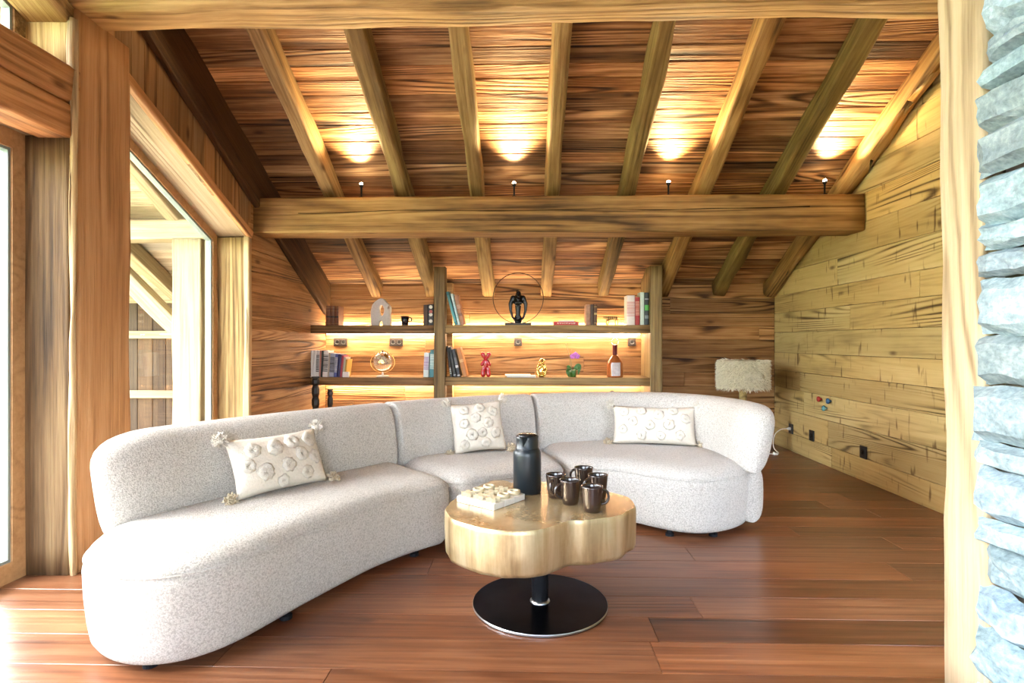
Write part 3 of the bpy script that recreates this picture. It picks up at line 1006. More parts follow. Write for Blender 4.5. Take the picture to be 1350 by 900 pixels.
SEATPROF = [(0.07, 0.034), (0.036, 0.038), (0.024, 0.06), (0.014, 0.12), (0.004, 0.22), (0.0, 0.31), (0.006, 0.346),
            (0.013, 0.352), (0.010, 0.358), (0.022, 0.378), (0.042, 0.396), (0.068, 0.408), (0.09, 0.414), (0.11, 0.418)]
seatL = [[(-.405, 3.195), (-.57, 3.04), (-.73, 2.83), (-.855, 2.58), (-.955, 2.36), (-1.035, 2.16), (-1.115, 2.02), (-1.24, 1.93), (-1.39, 1.915),
          (-1.53, 1.965), (-1.66, 2.07), (-1.735, 2.2), (-1.77, 2.4), (-1.74, 2.75), (-1.62, 3.05), (-1.42, 3.35), (-1.15, 3.62), (-.925, 3.79)],
         [(-.925, 3.79), (-.80, 3.60), (-.6, 3.39), (-.405, 3.195)]]
seatM = [[(-.385, 3.215), (-.10, 3.415), (.09, 3.525), (.255, 3.60)], [(.255, 3.60), (.18, 3.88), (.09, 4.18), (.05, 4.42)],
         [(.05, 4.42), (-.2, 4.31), (-.5, 4.14), (-.75, 3.96), (-.905, 3.81)], [(-.905, 3.81), (-.785, 3.61), (-.58, 3.40), (-.385, 3.215)]]
seatR = [[(.28, 3.61), (.45, 3.655), (.58, 3.61), (.70, 3.51), (.83, 3.405), (.93, 3.355), (1.04, 3.345), (1.18, 3.395), (1.32, 3.495), (1.43, 3.64), (1.48, 3.85),
          (1.46, 4.1), (1.37, 4.3), (1.19, 4.45), (.95, 4.52), (.6, 4.52), (.3, 4.48), (.075, 4.42)], [(.075, 4.42), (.115, 4.18), (.205, 3.88), (.28, 3.61)]]
for sg in (seatL, seatM, seatR):
    ol = outline([vsub(x, SO) for x in sg])
    V, F = inset_rings(ol, SEATPROF)
    st_ = mesh('seat', V, F, M_BOUCLE, sofa, smooth=True)
    n_ol = len(ol)
    mesh('piping', *tube([Vector((V[6 * n_ol + i].x, V[6 * n_ol + i].y, 0.352)) for i in range(n_ol)], 0.0042, 6, closed=True), M_BOUCLE, st_, smooth=True)

J = [(-1.66, 2.06), (-1.645, 2.32), (-1.56, 2.55), (-1.43, 2.78), (-1.25, 3.05), (-1.05, 3.30), (-.80, 3.605), (-.54, 3.84), (-.25, 4.04), (.09, 4.19),
     (.35, 4.29), (.62, 4.36), (.9, 4.36), (1.08, 4.29), (1.21, 4.14), (1.28, 3.93), (1.295, 3.70), (1.285, 3.49)]
JC = catmull([(x - SO[0], y_ - SO[1], 0) for x, y_ in J], 10)
JR, JL = resample(JC, n=400)
def s_at(pt):
    q = Vector((pt[0] - SO[0], pt[1] - SO[1], 0))
    i = min(range(401), key=lambda i_: (JR[i_] - q).length)
    return JL * i / 400
def jp(s_):
    s_ = max(0, min(JL, s_))
    f_ = s_ / JL * 400
    i = min(399, int(f_))
    p = JR[i].lerp(JR[i + 1], f_ - i)
    a, b2 = JR[max(0, i - 6)], JR[min(400, i + 7)]
    tg = (b2 - a).normalized()
    return p, Vector((-tg.y, tg.x, 0))      # outward normal (left of travel)
S1, S2 = s_at((-.80, 3.605)), s_at((.09, 4.19))
def sweep_back(name, s0, s1, r0, r1, prof_c, hz, ht, off0, lean, power=3.2):
    """pill cross-section swept along the curve; r0, r1 rounding radius at the ends"""
    L = s1 - s0
    ss = []
    def endpts(r):
        return [r * (1 - math.cos(a * PI / 2 / 9)) for a in range(10)]
    ss = [s0 + d for d in endpts(r0)]
    k2 = int((L - r0 - r1) / 0.04)
    ss += [s0 + r0 + (L - r0 - r1) * i / k2 for i in range(1, k2)]
    ss += [s1 - d for d in reversed(endpts(r1))]
    K = 36
    V, F = [], []
    for s_ in ss:
        p, nrm = jp(s_)
        g = 1.0
        for d, r in ((s_ - s0, r0), (s1 - s_, r1)):
            if d < r:
                g = min(g, (max(0.0, 1 - (1 - d / r) ** 2.3)) ** (1 / 2.3))
        g = max(g, 0.02)
        for k3 in range(K):
            a = 2 * PI * k3 / K
            ca, sa = math.cos(a), math.sin(a)
            px = (abs(ca) ** (2 / power)) * (1 if ca > 0 else -1)
            pz = (abs(sa) ** (2 / power)) * (1 if sa > 0 else -1)
            gz = 0.35 + 0.65 * g if r0 > 0.1 or r1 > 0.1 else 0.85 + 0.15 * g
            if g <= 0.021:
                gz = gz * 0.9
            zz = prof_c + hz * (gz if pz > 0 else 0.9 + 0.1 * gz) * pz
            V.append(p + nrm * (off0 + ht * g * px + lean * (zz - 0.42)) + Vector((0, 0, zz)))
    for i in range(len(ss) - 1):
        for k3 in range(K):
            F.append((i * K + k3, i * K + (k3 + 1) % K, (i + 1) * K + (k3 + 1) % K, (i + 1) * K + k3))
    F.append(tuple(range(K)))
    F.append(tuple(range((len(ss) - 1) * K, len(ss) * K)))
    return mesh(name, V, F, M_BOUCLE, sofa, smooth=True)
gap = 0.004
sweep_back('backrest', 0.235, S1 - gap, 0.24, 0.03, 0.565, 0.205, 0.118, 0.105, 0.18)
sweep_back('backrest', S1 + gap, S2 - gap, 0.03, 0.03, 0.565, 0.205, 0.118, 0.105, 0.18)
sweep_back('backrest', S2 + gap, JL, 0.03, 0.24, 0.565, 0.205, 0.118, 0.105, 0.18)
sweep_back('back_base', 0.30, S1 - gap, 0.15, 0.03, 0.225, 0.18, 0.10, 0.10, 0.0)
sweep_back('back_base', S1 + gap, S2 - gap, 0.03, 0.03, 0.225, 0.18, 0.10, 0.10, 0.0)
sweep_back('back_base', S2 + gap, JL - 0.06, 0.03, 0.15, 0.225, 0.18, 0.10, 0.10, 0.0)
# upright seam line in the right backrest
p, nrm = jp(s_at((1.08, 4.29)))
pts = []
for i in range(15):
    zz = 0.45 + 0.30 * i / 14
    px = (max(0.0, 1 - abs((zz - 0.575) / 0.195) ** 3.2)) ** (1 / 3.2)
    pts.append(p + nrm * (0.105 - 0.1175 * px + 0.18 * (zz - 0.42)) + Vector((0, 0, zz)))
mesh('seam', *tube(pts, 0.0022, 6), M_BOUCLE, sofa)
for (x, y_) in ((-1.36, 2.02), (-1.6, 2.4), (-1.02, 2.38), (-.62, 3.1), (-1.1, 3.4), (-.35, 3.4), (.1, 3.7), (-.5, 4.0), (.45, 3.8), (.86, 3.46), (1.12, 3.46), (1.36, 3.75), (1.2, 4.3), (.5, 4.4)):
    mesh('foot', *lathe([(0.0, 0.0), (0.026, 0.0), (0.026, 0.016), (0.016, 0.02), (0.016, 0.045), (0, 0.045)], 16), M_BLACKMET, sofa, loc=(x - SO[0], y_ - SO[1], 0), smooth=False)

# ================================================================== CUSHIONS
def cushion(name, base, rz, lean, roll, W_, H_, D_, label, seed, tufts):
    r = random.Random(seed)
    root = tag(empty(name, base), label, 'cushion')
    Mr = Matrix.Rotation(rz, 4, 'Z') @ Matrix.Rotation(-lean, 4, 'X') @ Matrix.Rotation(roll, 4, 'Y')
    lowest = 0
    NU, NV = 26, 16
    def pt(a, c2, side):
        # a,c2 in [-1,1]; pinched sides, pointed corners
        ex_ = 1 - 0.055 * (1 - abs(c2) ** 2.0) * (abs(a) ** 3)
        ey_ = 1 - 0.085 * (1 - abs(a) ** 2.0) * (abs(c2) ** 3)
        th = (max(0.0, (1 - abs(a) ** 2.6)) * max(0.0, (1 - abs(c2) ** 2.6))) ** 0.55
        wr = 0.006 * mnoise.noise(Vector((a * 3 + seed, c2 * 3, side)))
        return Vector((a * W_ / 2 * ex_, side * (D_ / 2 * th + wr * th), H_ / 2 + c2 * H_ / 2 * ey_))
    V, F = [], []
    for side in (-1, 1):
        k0 = len(V)
        for i in range(NU + 1):
            for j in range(NV + 1):
                V.append(pt(i / NU * 2 - 1, j / NV * 2 - 1, side))
        for i in range(NU):
            for j in range(NV):
                q = k0 + i * (NV + 1) + j
                F.append((q, q + 1, q + NV + 2, q + NV + 1))
    body = mesh('cover', V, F, M_CREAM, root, matrix=Mr, smooth=True)
    bm = bmesh.new(); bm.from_mesh(body.data)
    bmesh.ops.remove_doubles(bm, verts=bm.verts, dist=0.0008)
    bmesh.ops.recalc_face_normals(bm, faces=bm.faces)
    bm.to_mesh(body.data); bm.free()
    for (a, c2, rr) in tufts:
        c = pt(a, c2, -1)
        n_ = (pt(a + .03, c2, -1) - pt(a - .03, c2, -1)).cross(pt(a, c2 + .03, -1) - pt(a, c2 - .03, -1)).normalized()
        if n_.y > 0:
            n_ = -n_
        q = n_.to_track_quat('Z', 'X').to_matrix()
        # shaggy ring of yarn
        V, F = [], []
        nu, nv = 22, 8
        for i in range(nu):
            A = 2 * PI * i / nu
            for j in range(nv):
                B = 2 * PI * j / nv
                jj = r.uniform(0.75, 1.3)
                R = rr * 0.46 + rr * 0.46 * math.cos(B) * jj
                V.append(c + q @ Vector((R * math.cos(A), R * math.sin(A), rr * 0.24 * math.sin(B) * jj + 0.001)))
        for i in range(nu):
            for j in range(nv):
                F.append((i * nv + j, ((i + 1) % nu) * nv + j, ((i + 1) % nu) * nv + (j + 1) % nv, i * nv + (j + 1) % nv))
        mesh('tuft', V, F, M_TUFT, body, smooth=True)
    for (a, c2) in ((-1, -1), (1, -1), (-1, 1), (1, 1)):
        c = pt(a, c2, 1)
        d = Vector((a * 0.8, -0.05, 0.30 if c2 > 0 else 0.12)).normalized()
        V, F = [], []
        # pompom made of looped strands
        nst = 90
        for i in range(nst):
            dr = Vector((r.gauss(0, 1), r.gauss(0, 1), r.gauss(0, 1))).normalized()
            dr = (dr + d * 0.55).normalized()
            L = r.uniform(0.030, 0.044)
            sd2 = dr.orthogonal().normalized() * 0.0034
            o2 = c + d * (0.026 if c2 < 0 else 0.014)
            k0 = len(V)
            s2 = dr.cross(sd2)
            V += [o2 + dr * 0.006 + sd2, o2 + dr * 0.006 - sd2 * .5 + s2 * .8, o2 + dr * 0.006 - sd2 * .5 - s2 * .8,
                  o2 + dr * L + sd2 * 1.3, o2 + dr * L - sd2 * .6 + s2, o2 + dr * L - sd2 * .6 - s2]
            F += [(k0, k0 + 1, k0 + 4, k0 + 3), (k0 + 1, k0 + 2, k0 + 5, k0 + 4), (k0 + 2, k0, k0 + 3, k0 + 5), (k0 + 3, k0 + 4, k0 + 5)]
        V2, F2 = ellipsoid(o2, (0.022, 0.022, 0.022), 10, 6)
        V, F = join((V, F), (V2, F2))
        mesh('tassel', V, F, M_TASSEL if c2 < 0 else M_TUFT, body, smooth=False)
    return root
c1 = cushion('cushion', (-1.215, 2.835, 0.422), math.radians(55), math.radians(26), math.radians(0), 0.50, 0.30, 0.13,
             'oblong cream cushion on the long sofa section beside the window', 5,
             [(-.6, .45, .042), (-.15, .4, .045), (.25, .55, .045), (.68, .55, .045), (-.45, -.35, .045), (.05, -.25, .04), (.4, .05, .042), (.72, -.1, .042), (.45, -.6, .04), (-.75, -.05, .038), (-.1, -.75, .035)])
c2_ = cushion('cushion', (-0.312, 3.845, 0.421), math.radians(14), math.radians(20), math.radians(-4), 0.36, 0.35, 0.13,
              'square cream cushion with tufts on the short middle sofa section', 6,
              [(-.5, .65, .038), (.1, .7, .04), (.6, .5, .038), (-.1, .3, .038), (-.55, .1, .038), (.35, .05, .04), (-.3, -.35, .042), (.1, -.3, .036), (.6, -.35, .038), (.2, -.7, .036), (-.6, -.7, .036)])
c3 = cushion('cushion', (0.92, 4.148, 0.421), math.radians(-10), math.radians(22), 0.0, 0.60, 0.29, 0.13,
             'oblong cream cushion with tufts on the rounded sofa section by the fur lamp', 8,
             [(-.72, .6, .04), (-.3, .65, .04), (.1, .45, .042), (.45, .7, .04), (.75, .3, .042), (-.5, .1, .038), (-.1, -.1, .04), (.35, -.05, .044), (-.75, -.3, .036), (-.3, -.6, .04), (.15, -.6, .036), (.6, -.55, .038)])

# ================================================================== COFFEE TABLE
TC = (0.057, 2.545)
tb = tag(empty('coffee_table', (TC[0], TC[1], 0)), 'gold leaf tree-slice coffee table on a round black steel base', 'table')
topo = [(-0.353, 2.491), (-0.335, 2.36), (-0.272, 2.262), (-0.142, 2.174), (-0.052, 2.157), (0.038, 2.172), (0.11, 2.232), (0.177, 2.29), (0.262, 2.306), (0.376, 2.362), (0.462, 2.475),
        (0.482, 2.561), (0.459, 2.664), (0.387, 2.752), (0.27, 2.85), (0.14, 2.915), (0.02, 2.925), (-0.06, 2.875), (-0.115, 2.955), (-0.20, 2.922), (-0.254, 2.80), (-0.322, 2.64)]
ol = catmull([(x - TC[0], y_ - TC[1], 0) for x, y_ in topo], 8, closed=True)
ol, _ = resample(ol, step=0.018, closed=True)
for i, p in enumerate(ol):
    a = i * 0.31
    p *= 1 + 0.006 * math.sin(a * 2.3) + 0.008 * mnoise.noise(Vector((a, 2.2, 0)))
def table_ring(sc, z, amp, sd2):
    out = []
    for i, p in enumerate(ol):
        k2 = 1 + amp * mnoise.noise(Vector((p.x * 16, p.y * 16, sd2)))
        out.append((p.x * sc * k2, p.y * sc * k2, z))
    return out
rings = [table_ring(0.90, 0.262, 0.02, 4), table_ring(0.965, 0.266, 0.02, 3), table_ring(0.995, 0.285, 0.012, 2), table_ring(1.0, 0.36, 0.010, 0.2), table_ring(1.0, 0.43, 0.008, 0.1), table_ring(0.998, 0.444, 0.006, 0.1), table_ring(0.988, 0.450, 0.005, 0.1)]
n = len(ol)
V = [p for r_ in rings for p in r_]
F = [(k2 * n + i, k2 * n + (i + 1) % n, (k2 + 1) * n + (i + 1) % n, (k2 + 1) * n + i) for k2 in range(6) for i in range(n)] + [tuple(range(n))]
mesh('trunk_side', V, F, M_GOLDSIDE, tb, smooth=True)
V = rings[-1] + table_ring(0.90, 0.4505, 0.0, 0)
F = [(i, (i + 1) % n, n + (i + 1) % n, n + i) for i in range(n)] + [tuple(range(n, 2 * n))]
mesh('table_top', V, F, M_GOLDTOP, tb)
mesh('base_plate', *lathe([(0.0, 0.0), (0.299, 0.0), (0.300, 0.002), (0.300, 0.010), (0.298, 0.012), (0.0, 0.012)], 72), M_PLATE, tb)
mesh('base_rim', *lathe([(0.3002, 0.003), (0.3006, 0.009), (0.2985, 0.0125)], 72, cap=False), M_STEELEDGE, tb)
mesh('pole', *lathe([(0.037, 0.012), (0.037, 0.27)], 28), M_BLACKMET, tb, smooth=True)
mesh('weld_collar', *lathe([(0.045, 0.012), (0.044, 0.017), (0.037, 0.022)], 28, cap=False), M_STEELEDGE, tb, smooth=True)

# ---- insulated jug
TZ = 0.4512
jg = tag(empty('insulated_jug', (0.0, 2.725, TZ), math.radians(-20)), 'tall matt black insulated jug with pouring lip on the gold table', 'jug')
mesh('body', *lathe([(0.0, 0.0), (0.062, 0.0), (0.067, 0.006), (0.067, 0.175), (0.066, 0.19), (0.060, 0.203), (0.053, 0.210), (0.0525, 0.255), (0.054, 0.268), (0.049, 0.270), (0.047, 0.255), (0.0, 0.255)], 48), M_JUG, jg, smooth=True)
mesh('groove', *lathe([(0.0545, 0.2075), (0.056, 0.2085), (0.0545, 0.2105)], 48, cap=False), M_JUGLID, jg, smooth=True)
mesh('lid', *lathe([(0.0, 0.255), (0.046, 0.255), (0.046, 0.272), (0.040, 0.277), (0.0, 0.277)], 40), M_JUGLID, jg, smooth=True)
mesh('pouring_lip', [(-.026, -.046, .270), (.026, -.046, .270), (0, -.071, .268), (-.014, -.0525, .232), (.014, -.0525, .232), (0, -.053, .222)],
     [(0, 1, 2), (0, 2, 5, 3), (1, 4, 5, 2), (0, 3, 4, 1), (3, 5, 4)], M_JUG, jg)

# ---- mugs
def mug(loc, rz, label):
    o = tag(empty('mug', loc, rz), label, 'mug', 'mugs on the gold table')
    mesh('bowl', *lathe([(0.0, 0.0), (0.028, 0.0), (0.032, 0.004), (0.036, 0.035), (0.041, 0.092), (0.0415, 0.096), (0.0395, 0.096), (0.0375, 0.090), (0.032, 0.035), (0.028, 0.009), (0.0, 0.008)], 40), M_MUG, o, smooth=True)
    o.scale = (1.12, 1.12, 1.12)
    pts = [(0.036 + 0.0, 0, 0.080)] + [(0.040 + 0.024 * math.sin(a), 0, 0.054 + 0.027 * math.cos(a)) for a in [PI * i / 12 for i in range(0, 13)]] + [(0.034, 0, 0.026)]
    mesh('handle', *tube(pts, 0.0055, 10), M_MUG, o, smooth=True)
    return o
mug((0.132, 2.63, TZ), math.radians(-112), 'brown glazed mug next to the black jug')
mug((0.190, 2.528, TZ), math.radians(-158), 'brown glazed mug in the middle front with its handle towards the game board')
mug((0.275, 2.775, TZ), math.radians(150), 'brown glazed mug at the back of the group nearest the sofa')
mug((0.325, 2.625, TZ), math.radians(200), 'brown glazed mug hidden behind the mug with the outward handle')
mug((0.275, 2.42, TZ), math.radians(5), 'brown glazed mug at the table rim with its handle pointing to the plank wall')

# ---- noughts and crosses board
a0, a1, a2 = Vector((-0.316, 2.54, 0)), Vector((-0.141, 2.408, 0)), Vector((-0.01, 2.597, 0))
ux = (a1 - a0).normalized()
ang = math.atan2(ux.y, ux.x)
SB = 0.219
bd = tag(empty('game_board', ((a0.x + a2.x) / 2 , (a0.y + a2.y) / 2 + 0.0, TZ), ang), 'white square noughts and crosses board on the gold table', 'board game')
cs = SB / 3
pieces = {(0, 0): 'x', (1, 0): 'x', (2, 0): 'x', (0, 1): 'o', (1, 1): 'x', (2, 1): 'o', (0, 2): 'o', (1, 2): 'x', (2, 2): 'o'}
wherec = {0: 'left', 1: 'middle', 2: 'right'}
for i in range(3):
    for j in range(3):
        cx_, cy_ = (i - 1) * cs, (j - 1) * cs
        mesh('tile', *box(cx_ - cs / 2 + .0006, cx_ + cs / 2 - .0006, cy_ - cs / 2 + .0006, cy_ + cs / 2 - .0006, 0.0, 0.026, 0.0015), M_BONE, bd)
        kind = pieces[(i, j)]
        wp = Matrix.Translation(bd.location) @ Matrix.Rotation(ang, 4, 'Z') @ Vector((cx_, cy_, 0.0262))
        if kind == 'x':
            r1_, r2_ = 0.030, 0.012
            prof = []
            for q in range(4):
                a = q * PI / 2 + PI / 4
                prof += [Vector((math.cos(a), math.sin(a), 0)) * r1_ + Vector((math.cos(a + PI / 2), math.sin(a + PI / 2), 0)) * s2 * 0.009 for s2 in (-1, 1)]
                prof.append(Vector((math.cos(a + PI / 4), math.sin(a + PI / 4), 0)) * r2_)
            nn = len(prof)
            V = [p.copy() for p in prof] + [p + Vector((0, 0, 0.018)) for p in prof]
            F = [tuple(range(nn)), tuple(range(nn, 2 * nn))] + [(q, (q + 1) % nn, nn + (q + 1) % nn, nn + q) for q in range(nn)]
            nm = 'cross_piece'
        else:
            V, F = lathe([(0.015, 0.0), (0.028, 0.0), (0.029, 0.009), (0.028, 0.018), (0.015, 0.018), (0.015, 0.0)], 28)
            F = F[:-2]
            nm = 'ring_piece'
        spot = {(0, 0): 'on the board corner pointing to the window', (1, 0): 'between the window corner and the rim corner of the board', (2, 0): 'on the board corner nearest the front table rim',
                (0, 1): 'between the window corner and the jug corner of the board', (1, 1): 'on the centre of the board', (2, 1): 'between the rim corner and the mug corner of the board',
                (0, 2): 'on the board corner pointing to the sofa back', (1, 2): 'on the board edge facing the black jug', (2, 2): 'on the board corner nearest the mugs'}[(i, j)]
        o = mesh(nm, V, F, M_BRASS, loc=wp, rot=(0, 0, ang), smooth=(kind == 'o'))
        tag(o, ('cream cross piece ' if kind == 'x' else 'cream ring piece ') + spot, 'game piece', 'crosses on the game board' if kind == 'x' else 'rings on the game board')

# ================================================================== FUR LAMP
lp = tag(empty('fur_lamp', (2.25, 6.0, 0)), 'floor lamp with a shaggy cream fur shade in the corner behind the sofa', 'lamp')
mesh('base', *lathe([(0, 0), (0.14, 0), (0.14, 0.02), (0.13, 0.03), (0, 0.03)], 32), M_BLKWOOD, lp)
mesh('stem', *lathe([(0.04, 0.03), (0.042, 0.3), (0.038, 0.66), (0.02, 0.67)], 20), W_PALE, lp, smooth=True)
SR, SZ0, SZ1 = 0.225, 0.69, 0.975
prof = [(SR - .05, SZ0), (SR - .01, SZ0 + .005), (SR, SZ0 + .03), (SR, SZ1 - .03), (SR - .01, SZ1 - .005), (SR - .05, SZ1)]
sh = mesh('lamp_shade', *xf(lathe(prof, 40), Matrix.Scale(1.0, 4)), M_FUR, lp, smooth=True)
r = random.Random(3)
V, F = [], []
for i in range(9000):
    a = r.uniform(0, 2 * PI)
    z = r.uniform(SZ0 - .004, SZ1 + .004)
    cl = 0.25 * mnoise.noise(Vector((math.cos(a) * 5, math.sin(a) * 5, z * 14)))
    base_ = Vector((SR * math.cos(a), SR * math.sin(a), z))
    out_ = Vector((math.cos(a), math.sin(a), 0))
    tg = Vector((-math.sin(a), math.cos(a), 0))
    dr = (out_ * 0.7 + tg * (cl * 2 + r.uniform(-.35, .35)) + Vector((0, 0, -0.35 + cl * 2 + r.uniform(-.4, .5)))).normalized()
    L = r.uniform(0.03, 0.062)
    sd2 = tg * 0.0032 if r.random() < .5 else Vector((0, 0, 0.0032))
    k0 = len(V)
    V += [base_ + sd2, base_ - sd2, base_ + dr * L * .6 - sd2 * .8 + out_ * .004, base_ + dr * L * .6 + sd2 * .8 + out_ * .004, base_ + dr * L + Vector((0, 0, -.006))]
    F += [(k0, k0 + 1, k0 + 2, k0 + 3), (k0 + 3, k0 + 2, k0 + 4)]
fu = mesh('fur', V, F, M_FUR, sh)
fu['kind'] = 'stuff'

# ================================================================== SOCKETS, KNOBS, CABLE
def socket_back(u, v_z, double, label):
    x = yx(u, YB)
    o = tag(empty('wall_socket', (x, YB - 0.001, v_z)), label, 'socket', 'sockets above the lower bookcase shelf')
    wd = 0.157 if double else 0.09
    mesh('plate', *box(-wd / 2, wd / 2, -0.012, 0, -0.047, 0.047, 0.002), M_SOCKET, o)
    for k2 in ((-0.036, 0.036) if double else (0,)):
        mesh('insert', *xf(lathe([(0.0, 0.0), (0.019, 0.0), (0.024, 0.004), (0.027, 0.004), (0.027, 0.0)], 20), T(k2, -0.0125, 0, PI / 2)), M_SOCKGREY, o)
        mesh('socket_hole', *xf(lathe([(0.0, 0.0), (0.017, 0.0), (0.017, 0.003), (0.0, 0.003)], 16), T(k2, -0.0128, -0.002, PI / 2)), M_SOCKBLK, o)
    return o
SZ = CAMZ - 0.5 / 750 * 6.55
socket_back(449, SZ - .002, True, 'double dark wall socket above the row of white magazines')
socket_back(522.5, SZ - .002, True, 'double dark wall socket to the right of the globe')
socket_back(683, SZ, False, 'single dark wall socket below the ring sculpture shelf')
socket_back(833, SZ, False, 'single dark wall socket beside the amber decanter')

def socket_right(y_, z_, label, plug=False):
    o = tag(empty('wall_socket', (XR - 0.001, y_, z_)), label, 'socket', 'sockets low on the pale plank wall')
    mesh('plate', *box(-0.012, 0, -0.045, 0.045, -0.052, 0.052, 0.003), M_SOCKBLK, o)
    mesh('insert', *xf(lathe([(0.0, 0.0), (0.017, 0.0), (0.021, 0.003), (0.024, 0.003), (0.024, 0.0)], 20), T(-0.0125, 0, 0, 0, -PI / 2)), M_SOCKBLK, o)
    mesh('earth_pin', *xf(lathe([(0.0, 0.0), (0.004, 0.0), (0.004, 0.004), (0, 0.005)], 8), T(-0.0125, 0, 0.008, 0, -PI / 2)), M_SOCKGREY, o)
    return o
socket_right(6.132, 0.242, 'black wall socket in the corner with a white plug in it')
socket_right(5.691, 0.242, 'black wall socket between the plugged one and the one with visible pin')
socket_right(4.828, 0.245, 'black wall socket standing alone, furthest from the fur lamp')

cb = tag(empty('lamp_cable', (XR, 6.132, 0.242)), 'white lamp cable plugged into the black corner socket', 'cable')
mesh('plug', *xf(lathe([(0.0, 0.0), (0.017, 0.0), (0.016, 0.02), (0.008, 0.035), (0.004, 0.045), (0, 0.045)], 16), T(-0.013, 0, 0, 0, -PI / 2)), M_WHITEP, cb, smooth=True)
pts = catmull([(-0.055, 0, 0), (-0.12, -0.02, -0.005), (-0.20, -0.06, -0.05), (-0.235, -0.10, -0.13), (-0.235, -0.12, -0.19), (-0.20, -0.14, -0.23), (-0.235, -0.17, -0.236), (-0.33, -0.15, -0.236), (-0.42, -0.13, -0.236), (-0.50, -0.13, -0.230)], 6)
mesh('cord', *tube(pts, 0.005, 8), M_WHITEP, cb, smooth=True)
mesh('switch_box', *box(-0.27, -0.225, -0.20, -0.16, -0.242, -0.215, 0.006), M_WHITEP, cb)

for (yy, zz, nm, col, lab) in ((5.517, 0.619, 'k1', (0.42, 0.03, 0.02), 'red round coat hook on the pale planks'),
                               (5.347, 0.618, 'k2', (0.03, 0.11, 0.24), 'dark blue round coat hook on the pale planks'),
                               (5.421, 0.543, 'k3', (0.12, 0.34, 0.36), 'teal round coat hook below the red and blue ones')):
    o = tag(empty('coat_hook', (XR, yy, zz)), lab, 'wall hook', 'coloured knobs on the pale plank wall')
    mm = plain('knob ' + lab.split()[0], col, 0.35)
    mesh('stem', *xf(lathe([(0.010, 0.0), (0.010, 0.03)], 12), T(0.0, 0, 0, 0, -PI / 2)), mm, o)
    mesh('cap', *xf(lathe([(0.0, 0.018), (0.022, 0.02), (0.027, 0.028), (0.024, 0.038), (0.0, 0.044)], 20), T(0.0, 0, 0, 0, -PI / 2)), mm, o, smooth=True)

# ================================================================== THINGS ON THE SHELVES
KS = 6.22 / 750.0     # metres per survey unit at the shelf things
def book(u0, u1, h, zt, col, label, group, tilt=0.0, y=6.16, depth=0.17, leather=False, bands=None, bandcol=(0.8, 0.7, 0.5), x=None, pages=M_PAPER):
    """upright book, spine to the room. u0,u1 measured columns of the spine; tilt>0 leans to -x"""
    xa, xb = (yx(u0, y), yx(u1, y)) if x is None else x
    th = xb - xa
    mat = M_LEATHER if leather else M_COVER
    o = tag(empty('book', ((xa + xb) / 2, y, zt)), label, 'book', group)
    # rotate about the lower corner on the leaning side so that it stands on the shelf
    M = Matrix.Rotation(-tilt, 4, 'Y')
    lift = math.sin(abs(tilt)) * th / 2
    M = Matrix.Translation((0, 0, lift)) @ M
    t2 = th / 2
    c = 0.0028
    cov = join(box(-t2, -t2 + c, 0.004, depth, 0, h), box(t2 - c, t2, 0.004, depth, 0, h))
    sp = []
    n_ = 6
    Vs = []
    for k2 in range(n_ + 1):
        a = PI * k2 / n_
        Vs.append((-t2 * math.cos(a), 0.004 - 0.006 * math.sin(a)))
    for k2 in range(n_, -1, -1):
        a = PI * k2 / n_
        Vs.append((-(t2 - c) * math.cos(a), 0.0065 - 0.006 * math.sin(a)))
    m2 = len(Vs)
    V = [(x_, y_, 0) for x_, y_ in Vs] + [(x_, y_, h) for x_, y_ in Vs]
    F = [(k2, (k2 + 1) % m2, m2 + (k2 + 1) % m2, m2 + k2) for k2 in range(m2)]
    for k2 in range(n_):
        F.append((k2, k2 + 1, m2 - 2 - k2, m2 - 1 - k2))
        F.append((m2 + k2, m2 + k2 + 1, m2 + m2 - 2 - k2, m2 + m2 - 1 - k2))
    cover = mesh('cover', *join(cov, (V, F)), mat, o, matrix=M, color=col)
    mesh('pages', *box(-t2 + c, t2 - c, 0.008, depth - 0.004, 0.003, h - 0.003), pages, o, matrix=M)
    for (b0, b1, bc_) in (bands or []):
        V, F = [], []
        for k2 in range(n_ + 1):
            a = PI * (0.06 + 0.88 * k2 / n_)
            V += [(-t2 * math.cos(a), 0.0036 - 0.0064 * math.sin(a), h * b0), (-t2 * math.cos(a), 0.0036 - 0.0064 * math.sin(a), h * b1)]
        F = [(2 * k2, 2 * k2 + 2, 2 * k2 + 3, 2 * k2 + 1) for k2 in range(n_)]
        mesh('spine_label', V, F, M_COVER, cover, color=bc_)
    return o

def lettering(b0, b1, col, n_, seed):
    """illegible printed strokes up a spine"""
    r_ = random.Random(seed)
    out_ = []
    p = b0
    while p < b1:
        q = p + r_.uniform(0.012, 0.035)
        out_.append((p, min(q, b1), col))
        p = q + r_.uniform(0.008, 0.02)
    return out_

GU = 'books on the upper bookcase shelf'
GL = 'books on the lower bookcase shelf'
# upper shelf, left bay: three leather volumes
LB = (0.17, 0.055, 0.022)
for i, (a, b2) in enumerate(((429.6, 435.2), (435.4, 440.8), (441.0, 446.2))):
    book(a, b2, 0.212 - 0.002 * i, SHU, (0.20 - .02 * (i == 1), 0.07, 0.03), ('brown leather volume nearest the window wall, first of three', 'brown leather volume in the middle of three old bindings', 'brown leather volume, third of three, open shelf to its right')[i], GU, leather=True,
         tilt=0.0, y=6.12, bands=[(0.08, 0.10, (0.3, 0.17, 0.05)), (0.40, 0.48, (0.015, 0.012, 0.01)), (0.74, 0.76, (0.3, 0.17, 0.05)), (0.9, 0.92, (0.3, 0.17, 0.05))])
